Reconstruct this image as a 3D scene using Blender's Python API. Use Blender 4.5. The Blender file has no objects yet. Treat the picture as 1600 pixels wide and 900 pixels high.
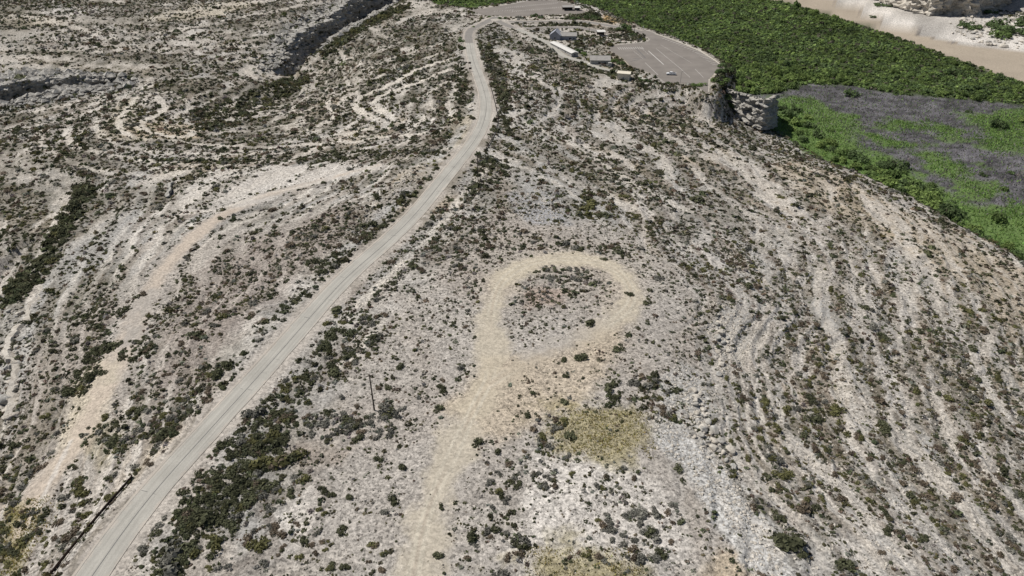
import bpy, math, random
import numpy as np
from mathutils import Vector

# ------------------------------------------------------------------ camera, light, exposure
SC = bpy.context.scene
COL = SC.collection
W_PX, F_PX = 1600.0, 1081.0
CAM_H, PITCH = 115.0, math.radians(32.7)
cam_d = bpy.data.cameras.new("camera")
cam_d.sensor_width = 36.0
cam_d.lens = 36.0 * F_PX / W_PX
cam_d.clip_start, cam_d.clip_end = 0.5, 20000.0
cam = bpy.data.objects.new("camera", cam_d)
COL.objects.link(cam)
cam.location = (0, 0, CAM_H)
cam.rotation_euler = (math.pi / 2 - PITCH, 0, 0)
SC.camera = cam

SUN_EL = math.radians(57)
SUN_DIR = (-0.93, 0.37)                       # horizontal direction towards the sun
SUN_AZ = math.atan2(SUN_DIR[0], SUN_DIR[1])   # from +Y clockwise
world = bpy.data.worlds.new("World")
SC.world = world
world.use_nodes = True
wn = world.node_tree.nodes
sky = wn.new("ShaderNodeTexSky")
sky.sky_type = 'NISHITA'
sky.sun_disc = False
sky.sun_elevation = SUN_EL
sky.sun_rotation = SUN_AZ
sky.air_density = 1.0
sky.dust_density = 1.0
world.node_tree.links.new(sky.outputs[0], wn["Background"].inputs[0])
wn["Background"].inputs[1].default_value = 0.05
sun_d = bpy.data.lights.new("sun", 'SUN')
sun_d.energy = 4.8
sun_d.angle = math.radians(0.55)
sun_d.color = (1.0, 0.96, 0.90)
sun = bpy.data.objects.new("sun", sun_d)
COL.objects.link(sun)
hd = np.array(SUN_DIR) / np.hypot(*SUN_DIR)
sv = Vector((hd[0] * math.cos(SUN_EL), hd[1] * math.cos(SUN_EL), math.sin(SUN_EL)))
sun.rotation_euler = sv.to_track_quat('Z', 'Y').to_euler()
sun.location = (0, 0, 300)
SC.view_settings.view_transform = 'Standard'
SC.view_settings.look = 'None'
SC.view_settings.gamma = 1.0
SC.view_settings.exposure = 0.0
SC.render.engine = 'CYCLES'
SC.cycles.max_bounces = 4
SC.cycles.diffuse_bounces = 2
SC.cycles.glossy_bounces = 2

rng = np.random.default_rng(7)
random.seed(7)

# ------------------------------------------------------------------ small maths
def sstep(a, b, x):
    t = np.clip((x - a) / (b - a), 0, 1)
    return t * t * (3 - 2 * t)

def _hash(ix, iy, seed):
    h = (ix.astype(np.int64) * 374761393 + iy.astype(np.int64) * 668265263 + seed * 1274126177) & 0xffffffff
    h = ((h ^ (h >> 13)) * 1274126177) & 0xffffffff
    h = h ^ (h >> 16)
    return (h & 0xffff).astype(np.float64) / 65535.0

def vnoise(x, y, seed=0):
    fx, fy = np.floor(x), np.floor(y)
    tx, ty = x - fx, y - fy
    tx = tx * tx * (3 - 2 * tx); ty = ty * ty * (3 - 2 * ty)
    ix, iy = fx.astype(np.int64), fy.astype(np.int64)
    a, b = _hash(ix, iy, seed), _hash(ix + 1, iy, seed)
    c, d = _hash(ix, iy + 1, seed), _hash(ix + 1, iy + 1, seed)
    return (a + (b - a) * tx) * (1 - ty) + (c + (d - c) * tx) * ty

def fbm(x, y, s, octv=4, seed=0, gain=0.5):
    x = np.asarray(x, float) / s; y = np.asarray(y, float) / s
    t, a, n = 0, 1.0, 0
    for o in range(octv):
        t = t + a * vnoise(x + 17.3 * o, y - 9.1 * o, seed + o * 31)
        n += a; a *= gain; x = x * 2.03; y = y * 2.03
    return t / n

def seg_dist(x, y, pts, want_t=False):
    """distance to a polyline; optional running length and signed side"""
    best = np.full(x.shape, 1e9); bt = np.zeros(x.shape); bs = np.zeros(x.shape); run = 0.0
    for (x0, y0), (x1, y1) in zip(pts[:-1], pts[1:]):
        dx, dy = x1 - x0, y1 - y0
        L = math.hypot(dx, dy)
        if L < 1e-6: continue
        t = np.clip(((x - x0) * dx + (y - y0) * dy) / (L * L), 0, 1)
        d = np.hypot(x - x0 - t * dx, y - y0 - t * dy)
        m = d < best
        best = np.where(m, d, best)
        if want_t:
            bt = np.where(m, run + t * L, bt)
            bs = np.where(m, np.sign((x - x0) * dy - (y - y0) * dx), bs)
        run += L
    return (best, bt, bs) if want_t else best

def sd_poly(x, y, poly, reach=12.0):
    """signed distance to a polygon, negative inside; points farther than reach get reach"""
    P = np.asarray(poly, float)
    out = np.full(x.shape, reach)
    m = (x > P[:, 0].min() - reach) & (x < P[:, 0].max() + reach) & (y > P[:, 1].min() - reach) & (y < P[:, 1].max() + reach)
    if not m.any(): return out
    xs, ys = x[m], y[m]
    d = np.full(xs.shape, 1e9); ins = np.zeros(xs.shape, bool)
    n = len(P)
    for i in range(n):
        x0, y0 = P[i]; x1, y1 = P[(i + 1) % n]
        dx, dy = x1 - x0, y1 - y0
        L2 = dx * dx + dy * dy
        if L2 < 1e-9: continue
        t = np.clip(((xs - x0) * dx + (ys - y0) * dy) / L2, 0, 1)
        d = np.minimum(d, np.hypot(xs - x0 - t * dx, ys - y0 - t * dy))
        if abs(dy) > 1e-9:
            c = ((y0 > ys) != (y1 > ys)) & (xs < dx * (ys - y0) / dy + x0)
            ins ^= c
    out[m] = np.where(ins, -d, d)
    return out

# ------------------------------------------------------------------ survey: photo points to places on the ground
CP, SP = math.cos(PITCH), math.sin(PITCH)
def ray(px, py):
    a = (np.asarray(px, float) - 800.0) / F_PX
    b = (450.0 - np.asarray(py, float)) / F_PX
    return a, CP + b * SP, -SP + b * CP

def at_z(px, py, z):
    dx, dy, dz = ray(px, py)
    t = (z - CAM_H) / dz
    return np.stack([t * dx, t * dy], -1)

def depth_of(x, y, z):
    return y * CP + (CAM_H - z) * SP

VALLEY = -42.0
CTRL = [
 # road and its line
 (150,880,0),(300,700,0),(400,590,0),(480,500,0),(620,360,0),(740,220,-1),(762,160,-2),(738,90,-4),(735,60,-4.5),(742,42,-5),(775,30,-6),
 (640,255,0.6),(560,330,1.6),(470,415,1.2),(380,520,0.4),(700,330,1.0),(640,405,1.2),
 # top of the ridge round the sandy track
 (700,880,.3),(800,700,.4),(880,450,.6),(900,560,.4),(1000,420,-.3),(800,340,.2),(640,650,.3),(500,700,.1),(1000,880,0),(1060,760,-.5),(1100,860,-1),(300,880,.2),(1050,560,-.8),
 # ledge
 (1115,640,-2.2),(1130,480,-2.2),(1010,345,-2.0),(1190,860,-2.2),
 # right slope, level by level
 (1000,300,-3.6),(1090,400,-4),(1150,520,-4.5),(1165,650,-4.5),(1232,760,-4.8),(1335,890,-4.8),
 (905,198,-6.5),(1010,240,-7.5),(1110,290,-8.5),(1200,345,-8.8),(1270,400,-9),(1300,500,-9),(1290,590,-9),(1355,720,-9),(1505,890,-9),
 (960,168,-11),(1070,208,-13),(1200,278,-13.5),(1330,358,-14),(1420,450,-14),(1465,560,-14),(1515,690,-14),(1660,880,-14),
 (1060,168,-17),(1130,196,-20),(1300,270,-20),(1440,350,-20),(1540,440,-20),(1605,560,-20),(1690,700,-20),(1860,900,-20),
 (1138,190,-26),(1152,180,-30),(1178,203,-35),(1200,232,-34),(1340,278,-26),(1480,354,-26),(1600,432,-26),(1700,540,-26),(1800,640,-30),(2050,860,-28),
 (850,120,-4.5),(950,130,-9),(1050,145,-12),(820,80,-5),(800,230,-2),(890,150,-5.5),
 # car parks and buildings
 (1000,60,-9.5),(1060,110,-9.5),(1100,125,-9.7),(970,85,-9.3),(1090,85,-9.5),(830,15,-7),(900,20,-8),(770,18,-7),(900,33,-8),(880,52,-8.3),(935,42,-8.8),(850,60,-7),(940,105,-9),
 # west of the road
 (680,120,-6),(600,180,-11),(700,60,-6),(650,60,-9),(560,100,-14),(500,180,-17),(620,220,-6),(540,270,-3),(450,310,-5),(330,290,-8),(300,400,-4),(400,430,-1.5),
 (250,500,-4),(150,600,-6.5),(80,720,-8),(0,800,-10),(150,780,-4),(60,880,-6),(-100,900,-12),(-100,700,-18),(60,560,-11),(20,600,-13),(100,450,-11),(140,350,-13),(200,330,-11.5),(250,270,-13),
 (30,320,-20),(0,260,-20),(-80,350,-24),(160,200,-14),(210,222,-14),(330,222,-15.5),(235,190,-17.5),(290,190,-20.5),(370,182,-23),(430,155,-26),(460,128,-30),(100,220,-17),(430,218,-14.5),(240,150,-16.5),(330,140,-19),(400,128,-22),(100,172,-24),(510,205,-14),(560,170,-14.5),(600,172,-11),(530,135,-19),(640,145,-9),(600,205,-9),
 # beyond the canyon
 (200,100,-20),(100,60,-14),(0,40,-11),(300,40,-12),(400,20,-10),(450,50,-14),(520,20,-13),(0,0,-7),(300,0,-6),(560,-6,-11),(480,-20,-8),(-150,80,-18),(1050,60,-9.5),
]
_c = np.array(CTRL, float)
CXY = at_z(_c[:, 0], _c[:, 1], _c[:, 2]); CZ = _c[:, 2].copy()
_ring = np.array([(1500 * math.sin(a), 1500 * math.cos(a)) for a in np.linspace(-2.9, 2.9, 14)])
CXY = np.vstack([CXY, _ring, [(0, 0), (-60, 20), (60, 20), (0, -100)]])
CZ = np.concatenate([CZ, np.full(14, -18.0), [0, -2, -4, -3]])
MQ = 14.0
_A = np.sqrt(((CXY[:, None] - CXY[None]) ** 2).sum(-1) + MQ * MQ)
_n = len(CZ)
_M = np.zeros((_n + 1, _n + 1)); _M[:_n, :_n] = _A - 0.6 * np.eye(_n); _M[_n, :_n] = 1; _M[:_n, _n] = 1
_W = np.linalg.solve(_M, np.concatenate([CZ, [0]]))
def rbf(x, y):
    out = np.full(x.shape, _W[-1])
    for k in range(_n):
        out += _W[k] * np.sqrt((x - CXY[k, 0]) ** 2 + (y - CXY[k, 1]) ** 2 + MQ * MQ)
    return out

def wpts(pts, z): return [tuple(p) for p in at_z([p[0] for p in pts], [p[1] for p in pts], z)]
# brink of the valley: photo point with height of the brink
BRINK_PX = [(1900,620,-34),(1750,505,-31),(1600,405,-30),(1490,351,-29.5),(1390,290,-29),(1300,237,-29),(1246,213,-33),(1212,208,-37),(1172,172,-29),(1146,128,-15),(1132,107,-12),
            (1095,79,-11),(1050,57,-10.5),(1023,48,-10.5),(1000,40,-10.5),(960,22,-10),(925,8,-9.5),(880,-3,-9),(800,4,-9),(740,11,-9),(690,6,-10),(660,-4,-12),(640,-30,-14)]
BRINK = [tuple(at_z(a, b, c)) for a, b, c in BRINK_PX]
VAL_POLY = BRINK + [(BRINK[-1][0], 2500), (2500, 2500), (2500, -200), (300, 60)]
FAR_PX = [(1260,-25),(1300,0),(1350,20),(1400,46),(1470,62),(1520,72),(1600,82),(1750,100),(1900,125)]
FAR_BANK = wpts(FAR_PX, VALLEY)
FAR_POLY = FAR_BANK + [(3000, FAR_BANK[-1][1]), (3000, 4000), (FAR_BANK[0][0] + 300, 4000)]
RIV_NEAR = wpts([(1150,-25),(1190,-4),(1260,16),(1330,37),(1400,58),(1500,95),(1600,130),(1750,190),(1900,260)], VALLEY)
RIVER_POLY = RIV_NEAR + FAR_BANK[::-1]
_CAN = [(720,-20,-40),(640,4,-38),(565,44,-36),(505,80,-35),(455,122,-33),(400,112,-24),(330,112,-19),(230,126,-22),(160,142,-28),(100,150,-30),(0,172,-31),(-150,205,-32)]
CANYON = [tuple(at_z(a, b, c)) for a, b, c in _CAN]
CAN_RUN = np.concatenate([[0], np.cumsum([math.dist(p, q) for p, q in zip(CANYON[:-1], CANYON[1:])])])
CAN_Z = np.array([c[2] for c in _CAN], float)
DRAW = [tuple(at_z(a, b, c)) for a, b, c in [(120,285,-17),(98,335,-21),(60,405,-25),(0,470,-28),(-100,560,-33),(-220,640,-36)]]

def smin(a, b, k):
    h = np.clip(0.5 + 0.5 * (b - a) / k, 0, 1)
    return b + (a - b) * h - k * h * (1 - h)

def base_h(x, y):
    x = np.asarray(x, float); y = np.asarray(y, float)
    r = rbf(x, y)
    rr = np.hypot(x, y)
    r = r + (-18 - r) * sstep(1000, 1500, rr)
    d, ct, _s = seg_dist(x, y, CANYON, True)
    wig = (fbm(x, y, 9, 3, 91) - .5) * 6
    fl = np.interp(ct, CAN_RUN, CAN_Z)
    d2 = np.maximum(d + wig, 0)
    r = smin(r, fl + 11 * sstep(4, 10, d2) + np.maximum(d2 - 10, 0) * 0.42, 2.0)
    d = np.maximum(seg_dist(x, y, DRAW) + wig * .4, 0)
    fl = -17 - 16 * sstep(255, 150, y)
    r = smin(r, fl + 3.5 * sstep(1.5, 5, d) + np.maximum(d - 5, 0) * 0.55, 1.5)
    # valley
    sd = sd_poly(x, y, VAL_POLY, 60.0) + (fbm(x, y, 14, 3, 55) - .5) * 7
    vz = VALLEY + (fbm(x, y, 30, 3, 77) - .5) * 0.8
    r = r + (np.minimum(vz, r) - r) * sstep(2, -13, sd)
    sd = sd_poly(x, y, FAR_POLY, 200.0)
    dd = np.maximum(-sd, 0) + (fbm(x, y, 40, 3, 12) - .5) * 16 * sstep(20, 60, -sd)
    dd2 = dd; dd = np.maximum(dd - 75 * sstep(465, 580, x), 0)
    r = r + np.where(sd < 0, np.minimum(dd2 * .04, 6) + 42 * sstep(100, 112, dd) + 25 * sstep(112, 260, dd), 0)
    rs = sd_poly(x, y, RIVER_POLY, 10.0)
    r = r - 0.7 * sstep(1, -3, rs)
    return r

def at(pts):
    """photo points -> (n,2) places where their sight lines first meet the ground"""
    P = np.asarray(pts, float).reshape(-1, 2)
    dx, dy, dz = ray(P[:, 0], P[:, 1])
    ts = np.concatenate([np.arange(60, 260, 2.0), np.arange(260, 1100, 4.0)])
    T = ts[None, :]
    z = CAM_H + T * dz[:, None]
    g = base_h(T * dx[:, None], T * dy[:, None])
    below = z < g
    i = np.argmax(below, 1); i = np.where(below.any(1), np.maximum(i, 1), len(ts) - 1)
    k = np.arange(len(P))
    a, b = (z - g)[k, i - 1], (z - g)[k, i]
    t = ts[i - 1] + (ts[i] - ts[i - 1]) * np.clip(a / (a - b + 1e-9), 0, 1)
    return np.stack([t * dx, t * dy], -1)

def smooth_line(pts, step):
    P = np.asarray(pts, float)
    Q = np.vstack([2 * P[0] - P[1], P, 2 * P[-1] - P[-2]])
    out = []
    for i in range(1, len(Q) - 2):
        p0, p1, p2, p3 = Q[i - 1], Q[i], Q[i + 1], Q[i + 2]
        n = max(2, int(np.hypot(*(p2 - p1)[:2]) / step))
        for k in range(n):
            t = k / n
            out.append(.5 * (2 * p1 + (p2 - p0) * t + (2 * p0 - 5 * p1 + 4 * p2 - p3) * t * t + (3 * p1 - p0 - 3 * p2 + p3) * t ** 3))
    out.append(P[-1])
    return np.array(out)

def resmooth(v, n):
    v = np.asarray(v, float)
    for _ in range(n):
        w = v.copy(); w[1:-1] = .25 * v[:-2] + .5 * v[1:-1] + .25 * v[2:]; v = w
    return v

# ------------------------------------------------------------------ lines and areas of the place
ROAD_PX = [(85,985),(140,900),(225,787),(323,675),(400,591),(524,450),(609,375),(675,302),(735,228),(757,186),(758,150),(748,118),(738,90),(734,69),(732,56),(736,46),(750,39),(764,32),(776,26)]
road = smooth_line(at(ROAD_PX), 3.0)
road = resmooth(road, 3)
road_z = resmooth(base_h(road[:, 0], road[:, 1]), 40)
RSTEP = np.concatenate([[0], np.cumsum(np.hypot(*(road[1:] - road[:-1]).T))])
SVC = [smooth_line(at(q), 3.0) for q in (
    [(780,32),(800,34),(850,33.5),(900,33),(925,35.5),(950,40),(990,47),(1012,55)],
    [(778,33),(792,39),(808,44),(840,43.5),(880,42.5),(915,45),(935,49)],
    [(808,45),(822,51),(838,59),(858,68),(880,86),(912,97),(935,106),(962,112)])]
SVC_W = [9.0, 7.0, 4.5]
SVC_Z = [resmooth(base_h(s[:, 0], s[:, 1]), 30) for s in SVC]
LOT_PX = [(950,74),(968,70),(990,68),(1012,65.5),(1016,61),(1008,55),(996,49),(1008,47),(1023,52),(1050,61),(1072,70),(1095,80),(1117,94),(1132,105),(1120,110),(1108,123),(1108,145),(1098,140),(1078,130),(1040,128.5),(1027,119),(1005,110),(985,103),(972,90),(958,82)]
LOT_Z, UP_Z = -9.5, -7.2
LOT = [tuple(at_z(a, b, LOT_Z)) for a, b in LOT_PX]
UP_PX = [(737,16.5),(770,11),(802,6),(825,1.5),(850,.5),(868,1),(890,5),(905,12),(915,19),(900,22),(862,22),(825,25),(795,26),(780,24),(762,25),(748,21)]
UPLOT = [tuple(at_z(a, b, UP_Z)) for a, b in UP_PX]

TRACK = smooth_line(at([(628,960),(645,900),(668,800),(705,715),(740,640),(766,585),(768,530),(769,480),(785,440),(826,412),(890,404),(948,414),(980,440),(985,474),(955,503),(905,530),(850,552),(800,578),(765,600)]), 2.0)
TRACK_W = np.interp(np.linspace(0, 1, len(TRACK)), [0, .2, .4, .52, .6, .7, .8, .9, 1], [4.4, 4.2, 3.9, 3.6, 3.2, 3.8, 3.4, 1.8, 2.2])
BENCH = smooth_line(at([(30,830),(75,745),(120,690),(160,610),(195,540),(215,490),(250,430),(300,372),(350,335),(420,305),(500,283),(590,258)]), 2.0)
BENCH_W = np.interp(np.linspace(0, 1, len(BENCH)), [0, .1, .25, .4, .6, .8, 1], [2.6, 3.4, 4.4, 3.2, 4.6, 3.2, 1.2])
TRACK_L, BENCH_L = [tuple(p) for p in TRACK], [tuple(p) for p in BENCH]
ROAD_C = [tuple(p) for p in road[::3]] + [tuple(road[-1])]

def near_line(x, y, line, reach):
    """distance and running index to a dense polyline for points within reach, 1e9 elsewhere"""
    L = np.asarray(line)
    out = np.full(x.shape, 1e9); idx = np.zeros(x.shape); side = np.zeros(x.shape)
    m = (x > L[:, 0].min() - reach) & (x < L[:, 0].max() + reach) & (y > L[:, 1].min() - reach) & (y < L[:, 1].max() + reach)
    coarse = L[::6] if len(L) > 12 else L
    w = np.where(m)[0]
    if len(w) == 0: return out, idx, side
    dm = np.full(len(w), 1e9)
    for p in np.vstack([coarse, L[-1:]]): dm = np.minimum(dm, np.hypot(x[w] - p[0], y[w] - p[1]))
    w = w[dm < reach + 12]
    xs, ys = x[w], y[w]
    best = np.full(len(w), 1e9); bi = np.zeros(len(w)); bs = np.zeros(len(w))
    for i in range(len(L) - 1):
        (x0, y0), (x1, y1) = L[i], L[i + 1]
        ddx, ddy = x1 - x0, y1 - y0
        l2 = ddx * ddx + ddy * ddy + 1e-12
        t = np.clip(((xs - x0) * ddx + (ys - y0) * ddy) / l2, 0, 1)
        d = np.hypot(xs - x0 - t * ddx, ys - y0 - t * ddy)
        k = d < best
        best = np.where(k, d, best); bi = np.where(k, i + t, bi); bs = np.where(k, np.sign((xs - x0) * ddy - (ys - y0) * ddx), bs)
    out[w] = best; idx[w] = bi; side[w] = bs
    return out, idx, side

# pale rock ledges that follow the contours: photo line, half width in metres, strength
LEDGES_PX = [
 ([(212,152),(192,180),(186,202),(215,214),(270,219),(350,228),(430,228),(520,222),(600,214),(660,208)],1.5,1),
 ([(246,152),(256,170),(226,186),(218,197),(240,207),(288,213),(300,205)],1.6,1), ([(280,150),(300,165),(270,180),(262,195),(300,204)],1.2,.8),
 ([(165,160),(150,190),(160,212),(200,229),(270,238),(350,240),(440,238)],1.2,.8), ([(110,180),(105,215),(150,236),(240,250),(330,258),(420,252)],1.3,.8), ([(60,190),(70,230),(140,262),(230,272)],1.3,.7),
 ([(700,92),(650,110),(605,133),(560,153),(557,168),(582,184),(604,194),(560,205),(490,214)],1.9,1), ([(702,108),(655,128),(600,147),(584,162),(606,178),(628,190),(610,200)],1.8,1),
 ([(700,80),(640,97),(570,130),(524,148),(512,164),(524,180),(500,196),(450,206)],1.3,.9), ([(690,66),(620,88),(560,112),(505,135),(470,158),(455,175)],1.2,.8), ([(705,125),(668,145),(640,165),(660,182),(650,198)],1.3,.8),
 ([(620,60),(560,85),(500,110),(470,130)],1.2,.7), ([(690,45),(620,66),(560,84)],1.2,.7),
 ([(230,30),(300,14),(420,0)],3.5,.8), ([(250,50),(330,36),(440,14),(520,2)],2.0,.9), ([(0,24),(60,28),(110,40),(150,52)],3.0,.8), ([(120,60),(220,58),(330,54),(430,38)],1.5,.8), ([(80,78),(200,78),(320,74),(400,62)],1.4,.7), ([(150,20),(260,6),(300,-4)],1.6,.7), ([(300,100),(380,92),(440,80)],1.6,.8),
 ([(0,184),(60,172),(130,157),(200,143),(262,131)],1.6,.9), ([(0,205),(60,196),(120,180),(170,158)],1.1,.6),
  ([(820,190),(900,230),(990,285),(1080,330)],1.1,.7), ([(830,110),(900,140),(990,180),(1080,215)],1.2,.7),
 ([(562,475),(600,437),(642,398),(700,335),(760,262)],.9,.9), ([(600,500),(566,540),(520,580)],.8,.6), ([(276,338),(360,320),(430,300),(500,285)],.8,.6)]
LEDGES = [(resmooth(smooth_line(at(p), 4.0), 1), w, k) for p, w, k in LEDGES_PX]
def bands(x, y, b):
    """long streaks along the levels of the slope, 0..1"""
    w = (fbm(x, y, 30, 3, 501) - .5) * 2.6 + (fbm(x, y, 7, 3, 502) - .5) * .8
    far_ = sstep(200, 450, np.hypot(x, y))
    a = vnoise((x * .55 + y * .8) / 34, (b + w) / (.41 + .30 * far_), 503)
    c_ = vnoise((x * .55 + y * .8) / 20, (b + w * .7) / (.21 + .16 * far_), 504)
    return .62 * a + .38 * c_
def ledge_field(x, y):
    """strength of the nearest ledge and distance beyond its edge"""
    st = np.zeros(x.shape); dd = np.full(x.shape, 1e3)
    wobl = (fbm(x, y, 5, 3, 400) - .5) * 1.8 - .25
    for L, w, k in LEDGES:
        d = near_line(x, y, L, 14)[0] - w * 1.4
        st = np.maximum(st, sstep(.9, -.7, d + wobl) * k)
        dd = np.minimum(dd, d)
    return st, dd

PLATEAU = [tuple(p) for p in at([(420,960),(470,760),(560,560),(650,440),(760,330),(860,325),(1000,360),(1100,450),(1105,600),(1110,700),(1200,960)])]

def ground(x, y, parts=False):
    """finished ground height; with parts also what is needed to colour it"""
    shape = np.shape(x)
    x = np.asarray(x, float).ravel(); y = np.asarray(y, float).ravel()
    b = base_h(x, y)
    rr = np.hypot(x, y)
    dr, ir, sr = near_line(x, y, road, 30)
    dt, it, _ = near_line(x, y, TRACK, 16)
    dt = dt - np.interp(it, np.arange(len(TRACK)), TRACK_W)
    db, ib, _ = near_line(x, y, BENCH, 16)
    db = db - np.interp(ib, np.arange(len(BENCH)), BENCH_W)
    ds = [near_line(x, y, s, 24)[:2] for s in SVC]
    dl = sd_poly(x, y, LOT, 30); du = sd_poly(x, y, UPLOT, 30)
    pl = sd_poly(x, y, PLATEAU, 40)
    val = sstep(VALLEY + 3, VALLEY + 9, b)
    soft = val * sstep(-14, 6, pl) * .75 + val * .25
    for d, r0, r1 in ((dr, 5, 13), (dt, 0, 5), (db, 0, 4), (dl, 3, 12), (du, 3, 12), (ds[0][0], 6, 10), (ds[1][0], 5, 9), (ds[2][0], 4, 8)):
        soft = soft * sstep(r0, r1, d)
    far_t = sstep(170, 420, rr)
    n1 = fbm(x, y, 26, 4, 3) - .5
    n2 = fbm(x, y, 5, 3, 5) - .5
    S1 = 1.15 + .75 * far_t
    q = (b + n1 * 3.0 + n2 * .28) / S1
    fr = q - np.floor(q)
    broken = sstep(.30, .52, fbm(x, y, 22, 3, 8))
    riser = sstep(.60, .92, fr)
    k = soft * (.40 + .60 * broken)
    h = b + S1 * (riser - fr) * k * .9
    S2 = S1 * .37
    q2 = (b + n1 * 1.4 + n2 * .8) / S2
    fr2 = q2 - np.floor(q2)
    h = h + S2 * (sstep(.5, .95, fr2) - fr2) * k * .55 * fbm(x, y, 9, 2, 21)
    h = h + soft * ((fbm(x, y, 3.2, 4, 13, .6) - .5) * (.5 + .5 * far_t) + (fbm(x, y, 13, 3, 14) - .5) * 1.0)
    h = h + (1 - soft) * (fbm(x, y, 2.2, 3, 15) - .5) * .12 * val
    rz = np.interp(ir, np.arange(len(road)), road_z)
    w = sstep(11, 4.8, dr); h = h + (rz - h) * w - .09 * sstep(4.4, 3.0, dr)
    for (d, i), wd, z in zip(ds, SVC_W, SVC_Z):
        zz = np.interp(i, np.arange(len(z)), z)
        w = sstep(wd / 2 + 7, wd / 2 + 1.5, d); h = h + (zz - h) * w - .2 * sstep(wd / 2 + 1, wd / 2 - 1, d)
    w = sstep(14, 3, dl); h = h + (LOT_Z - h) * w - .25 * sstep(1.0, -2.5, dl)
    w = sstep(14, 3, du); h = h + (UP_Z - h) * w - .25 * sstep(1.0, -2.5, du)
    if not parts: return h.reshape(shape)
    return h, dict(b=b, dr=dr, ir=ir, sr=sr, dt=dt, db=db, ds=ds, dl=dl, du=du, pl=pl, soft=soft, fr=fr, fr2=fr2, riser=riser, k=k, val=val, rr=rr, broken=broken)

# ------------------------------------------------------------------ materials
def mat(name, rough=0.9):
    m = bpy.data.materials.new(name); m.use_nodes = True
    b = m.node_tree.nodes["Principled BSDF"]
    b.inputs["Roughness"].default_value = rough
    b.inputs["Specular IOR Level"].default_value = 0.25
    return m, m.node_tree.nodes, m.node_tree.links, b

def N(nodes, typ, **kw):
    n = nodes.new(typ)
    for k, v in kw.items():
        if k.startswith("i_"): n.inputs[int(k[2:]) if k[2:].isdigit() else k[2:]].default_value = v
        else: setattr(n, k, v)
    return n

def noise_node(nodes, links, co, scale, detail=3, rough=.6):
    n = nodes.new("ShaderNodeTexNoise"); n.inputs["Scale"].default_value = scale; n.inputs["Detail"].default_value = detail; n.inputs["Roughness"].default_value = rough
    links.new(co, n.inputs["Vector"]); return n.outputs["Fac"]

def maprange(nodes, links, src, a, b, c, d):
    n = nodes.new("ShaderNodeMapRange"); n.inputs[1].default_value = a; n.inputs[2].default_value = b; n.inputs[3].default_value = c; n.inputs[4].default_value = d
    links.new(src, n.inputs[0]); return n.outputs[0]

def mul_col(nodes, links, col, fac):
    n = nodes.new("ShaderNodeMix"); n.data_type = 'RGBA'; n.blend_type = 'MULTIPLY'; n.inputs[0].default_value = 1
    links.new(col, n.inputs[6])
    c = nodes.new("ShaderNodeCombineColor"); [links.new(fac, c.inputs[i]) for i in range(3)]
    links.new(c.outputs[0], n.inputs[7]); return n.outputs[2]

def math_n(nodes, links, op, a, b):
    n = nodes.new("ShaderNodeMath"); n.operation = op
    for i, v in enumerate((a, b)):
        if isinstance(v, (int, float)): n.inputs[i].default_value = v
        else: links.new(v, n.inputs[i])
    return n.outputs[0]

def mat_ground():
    m, nd, lk, b = mat("ground", .95)
    co = nd.new("ShaderNodeNewGeometry").outputs["Position"]
    col = N(nd, "ShaderNodeAttribute", attribute_name="Col")
    rg = N(nd, "ShaderNodeAttribute", attribute_name="rough").outputs["Fac"]
    a = noise_node(nd, lk, co, .9, 6, .72)
    f = noise_node(nd, lk, co, 3.2, 4, .75)
    v = N(nd, "ShaderNodeTexVoronoi"); v.inputs["Scale"].default_value = 1.9; lk.new(co, v.inputs["Vector"])
    vs = N(nd, "ShaderNodeSeparateColor"); lk.new(v.outputs["Color"], vs.inputs[0])
    amp = math_n(nd, lk, 'SUBTRACT', a, .5)
    amp2 = math_n(nd, lk, 'SUBTRACT', f, .5)
    s = math_n(nd, lk, 'ADD', math_n(nd, lk, 'MULTIPLY', amp, 2.3), math_n(nd, lk, 'MULTIPLY', amp2, 2.3))
    st = math_n(nd, lk, 'MULTIPLY', math_n(nd, lk, 'SUBTRACT', vs.outputs[0], .45), .85)
    s = math_n(nd, lk, 'ADD', s, st)
    s = math_n(nd, lk, 'ADD', math_n(nd, lk, 'MULTIPLY', s, rg), 1.0)
    # dark flecks: dry tufts and chips
    fl = noise_node(nd, lk, co, 1.7, 3, .8)
    fm = math_n(nd, lk, 'MULTIPLY', maprange(nd, lk, fl, .56, .63, 0, .5), rg)
    s = math_n(nd, lk, 'MULTIPLY', s, math_n(nd, lk, 'SUBTRACT', 1.0, fm))
    lk.new(mul_col(nd, lk, col.outputs["Color"], s), b.inputs["Base Color"])
    bp = N(nd, "ShaderNodeBump"); bp.inputs["Strength"].default_value = .55; bp.inputs["Distance"].default_value = .25
    hh = math_n(nd, lk, 'MULTIPLY', math_n(nd, lk, 'ADD', f, math_n(nd, lk, 'MULTIPLY', vs.outputs[0], .35)), rg)
    lk.new(hh, bp.inputs["Height"]); lk.new(bp.outputs[0], b.inputs["Normal"])
    b.inputs["Specular IOR Level"].default_value = .1
    return m

def mat_leaf():
    m, nd, lk, b = mat("leaves", .85)
    col = N(nd, "ShaderNodeAttribute", attribute_name="Col")
    oi = N(nd, "ShaderNodeObjectInfo")
    s = maprange(nd, lk, oi.outputs["Random"], 0, 1, .75, 1.3)
    lk.new(mul_col(nd, lk, col.outputs["Color"], s), b.inputs["Base Color"])
    b.inputs["Specular IOR Level"].default_value = .12
    tr = N(nd, "ShaderNodeBsdfTranslucent"); lk.new(b.inputs["Base Color"].links[0].from_socket, tr.inputs[0])
    mx = N(nd, "ShaderNodeMixShader"); mx.inputs[0].default_value = .38
    lk.new(b.outputs[0], mx.inputs[1]); lk.new(tr.outputs[0], mx.inputs[2])
    lk.new(mx.outputs[0], nd["Material Output"].inputs[0])
    return m

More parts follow.
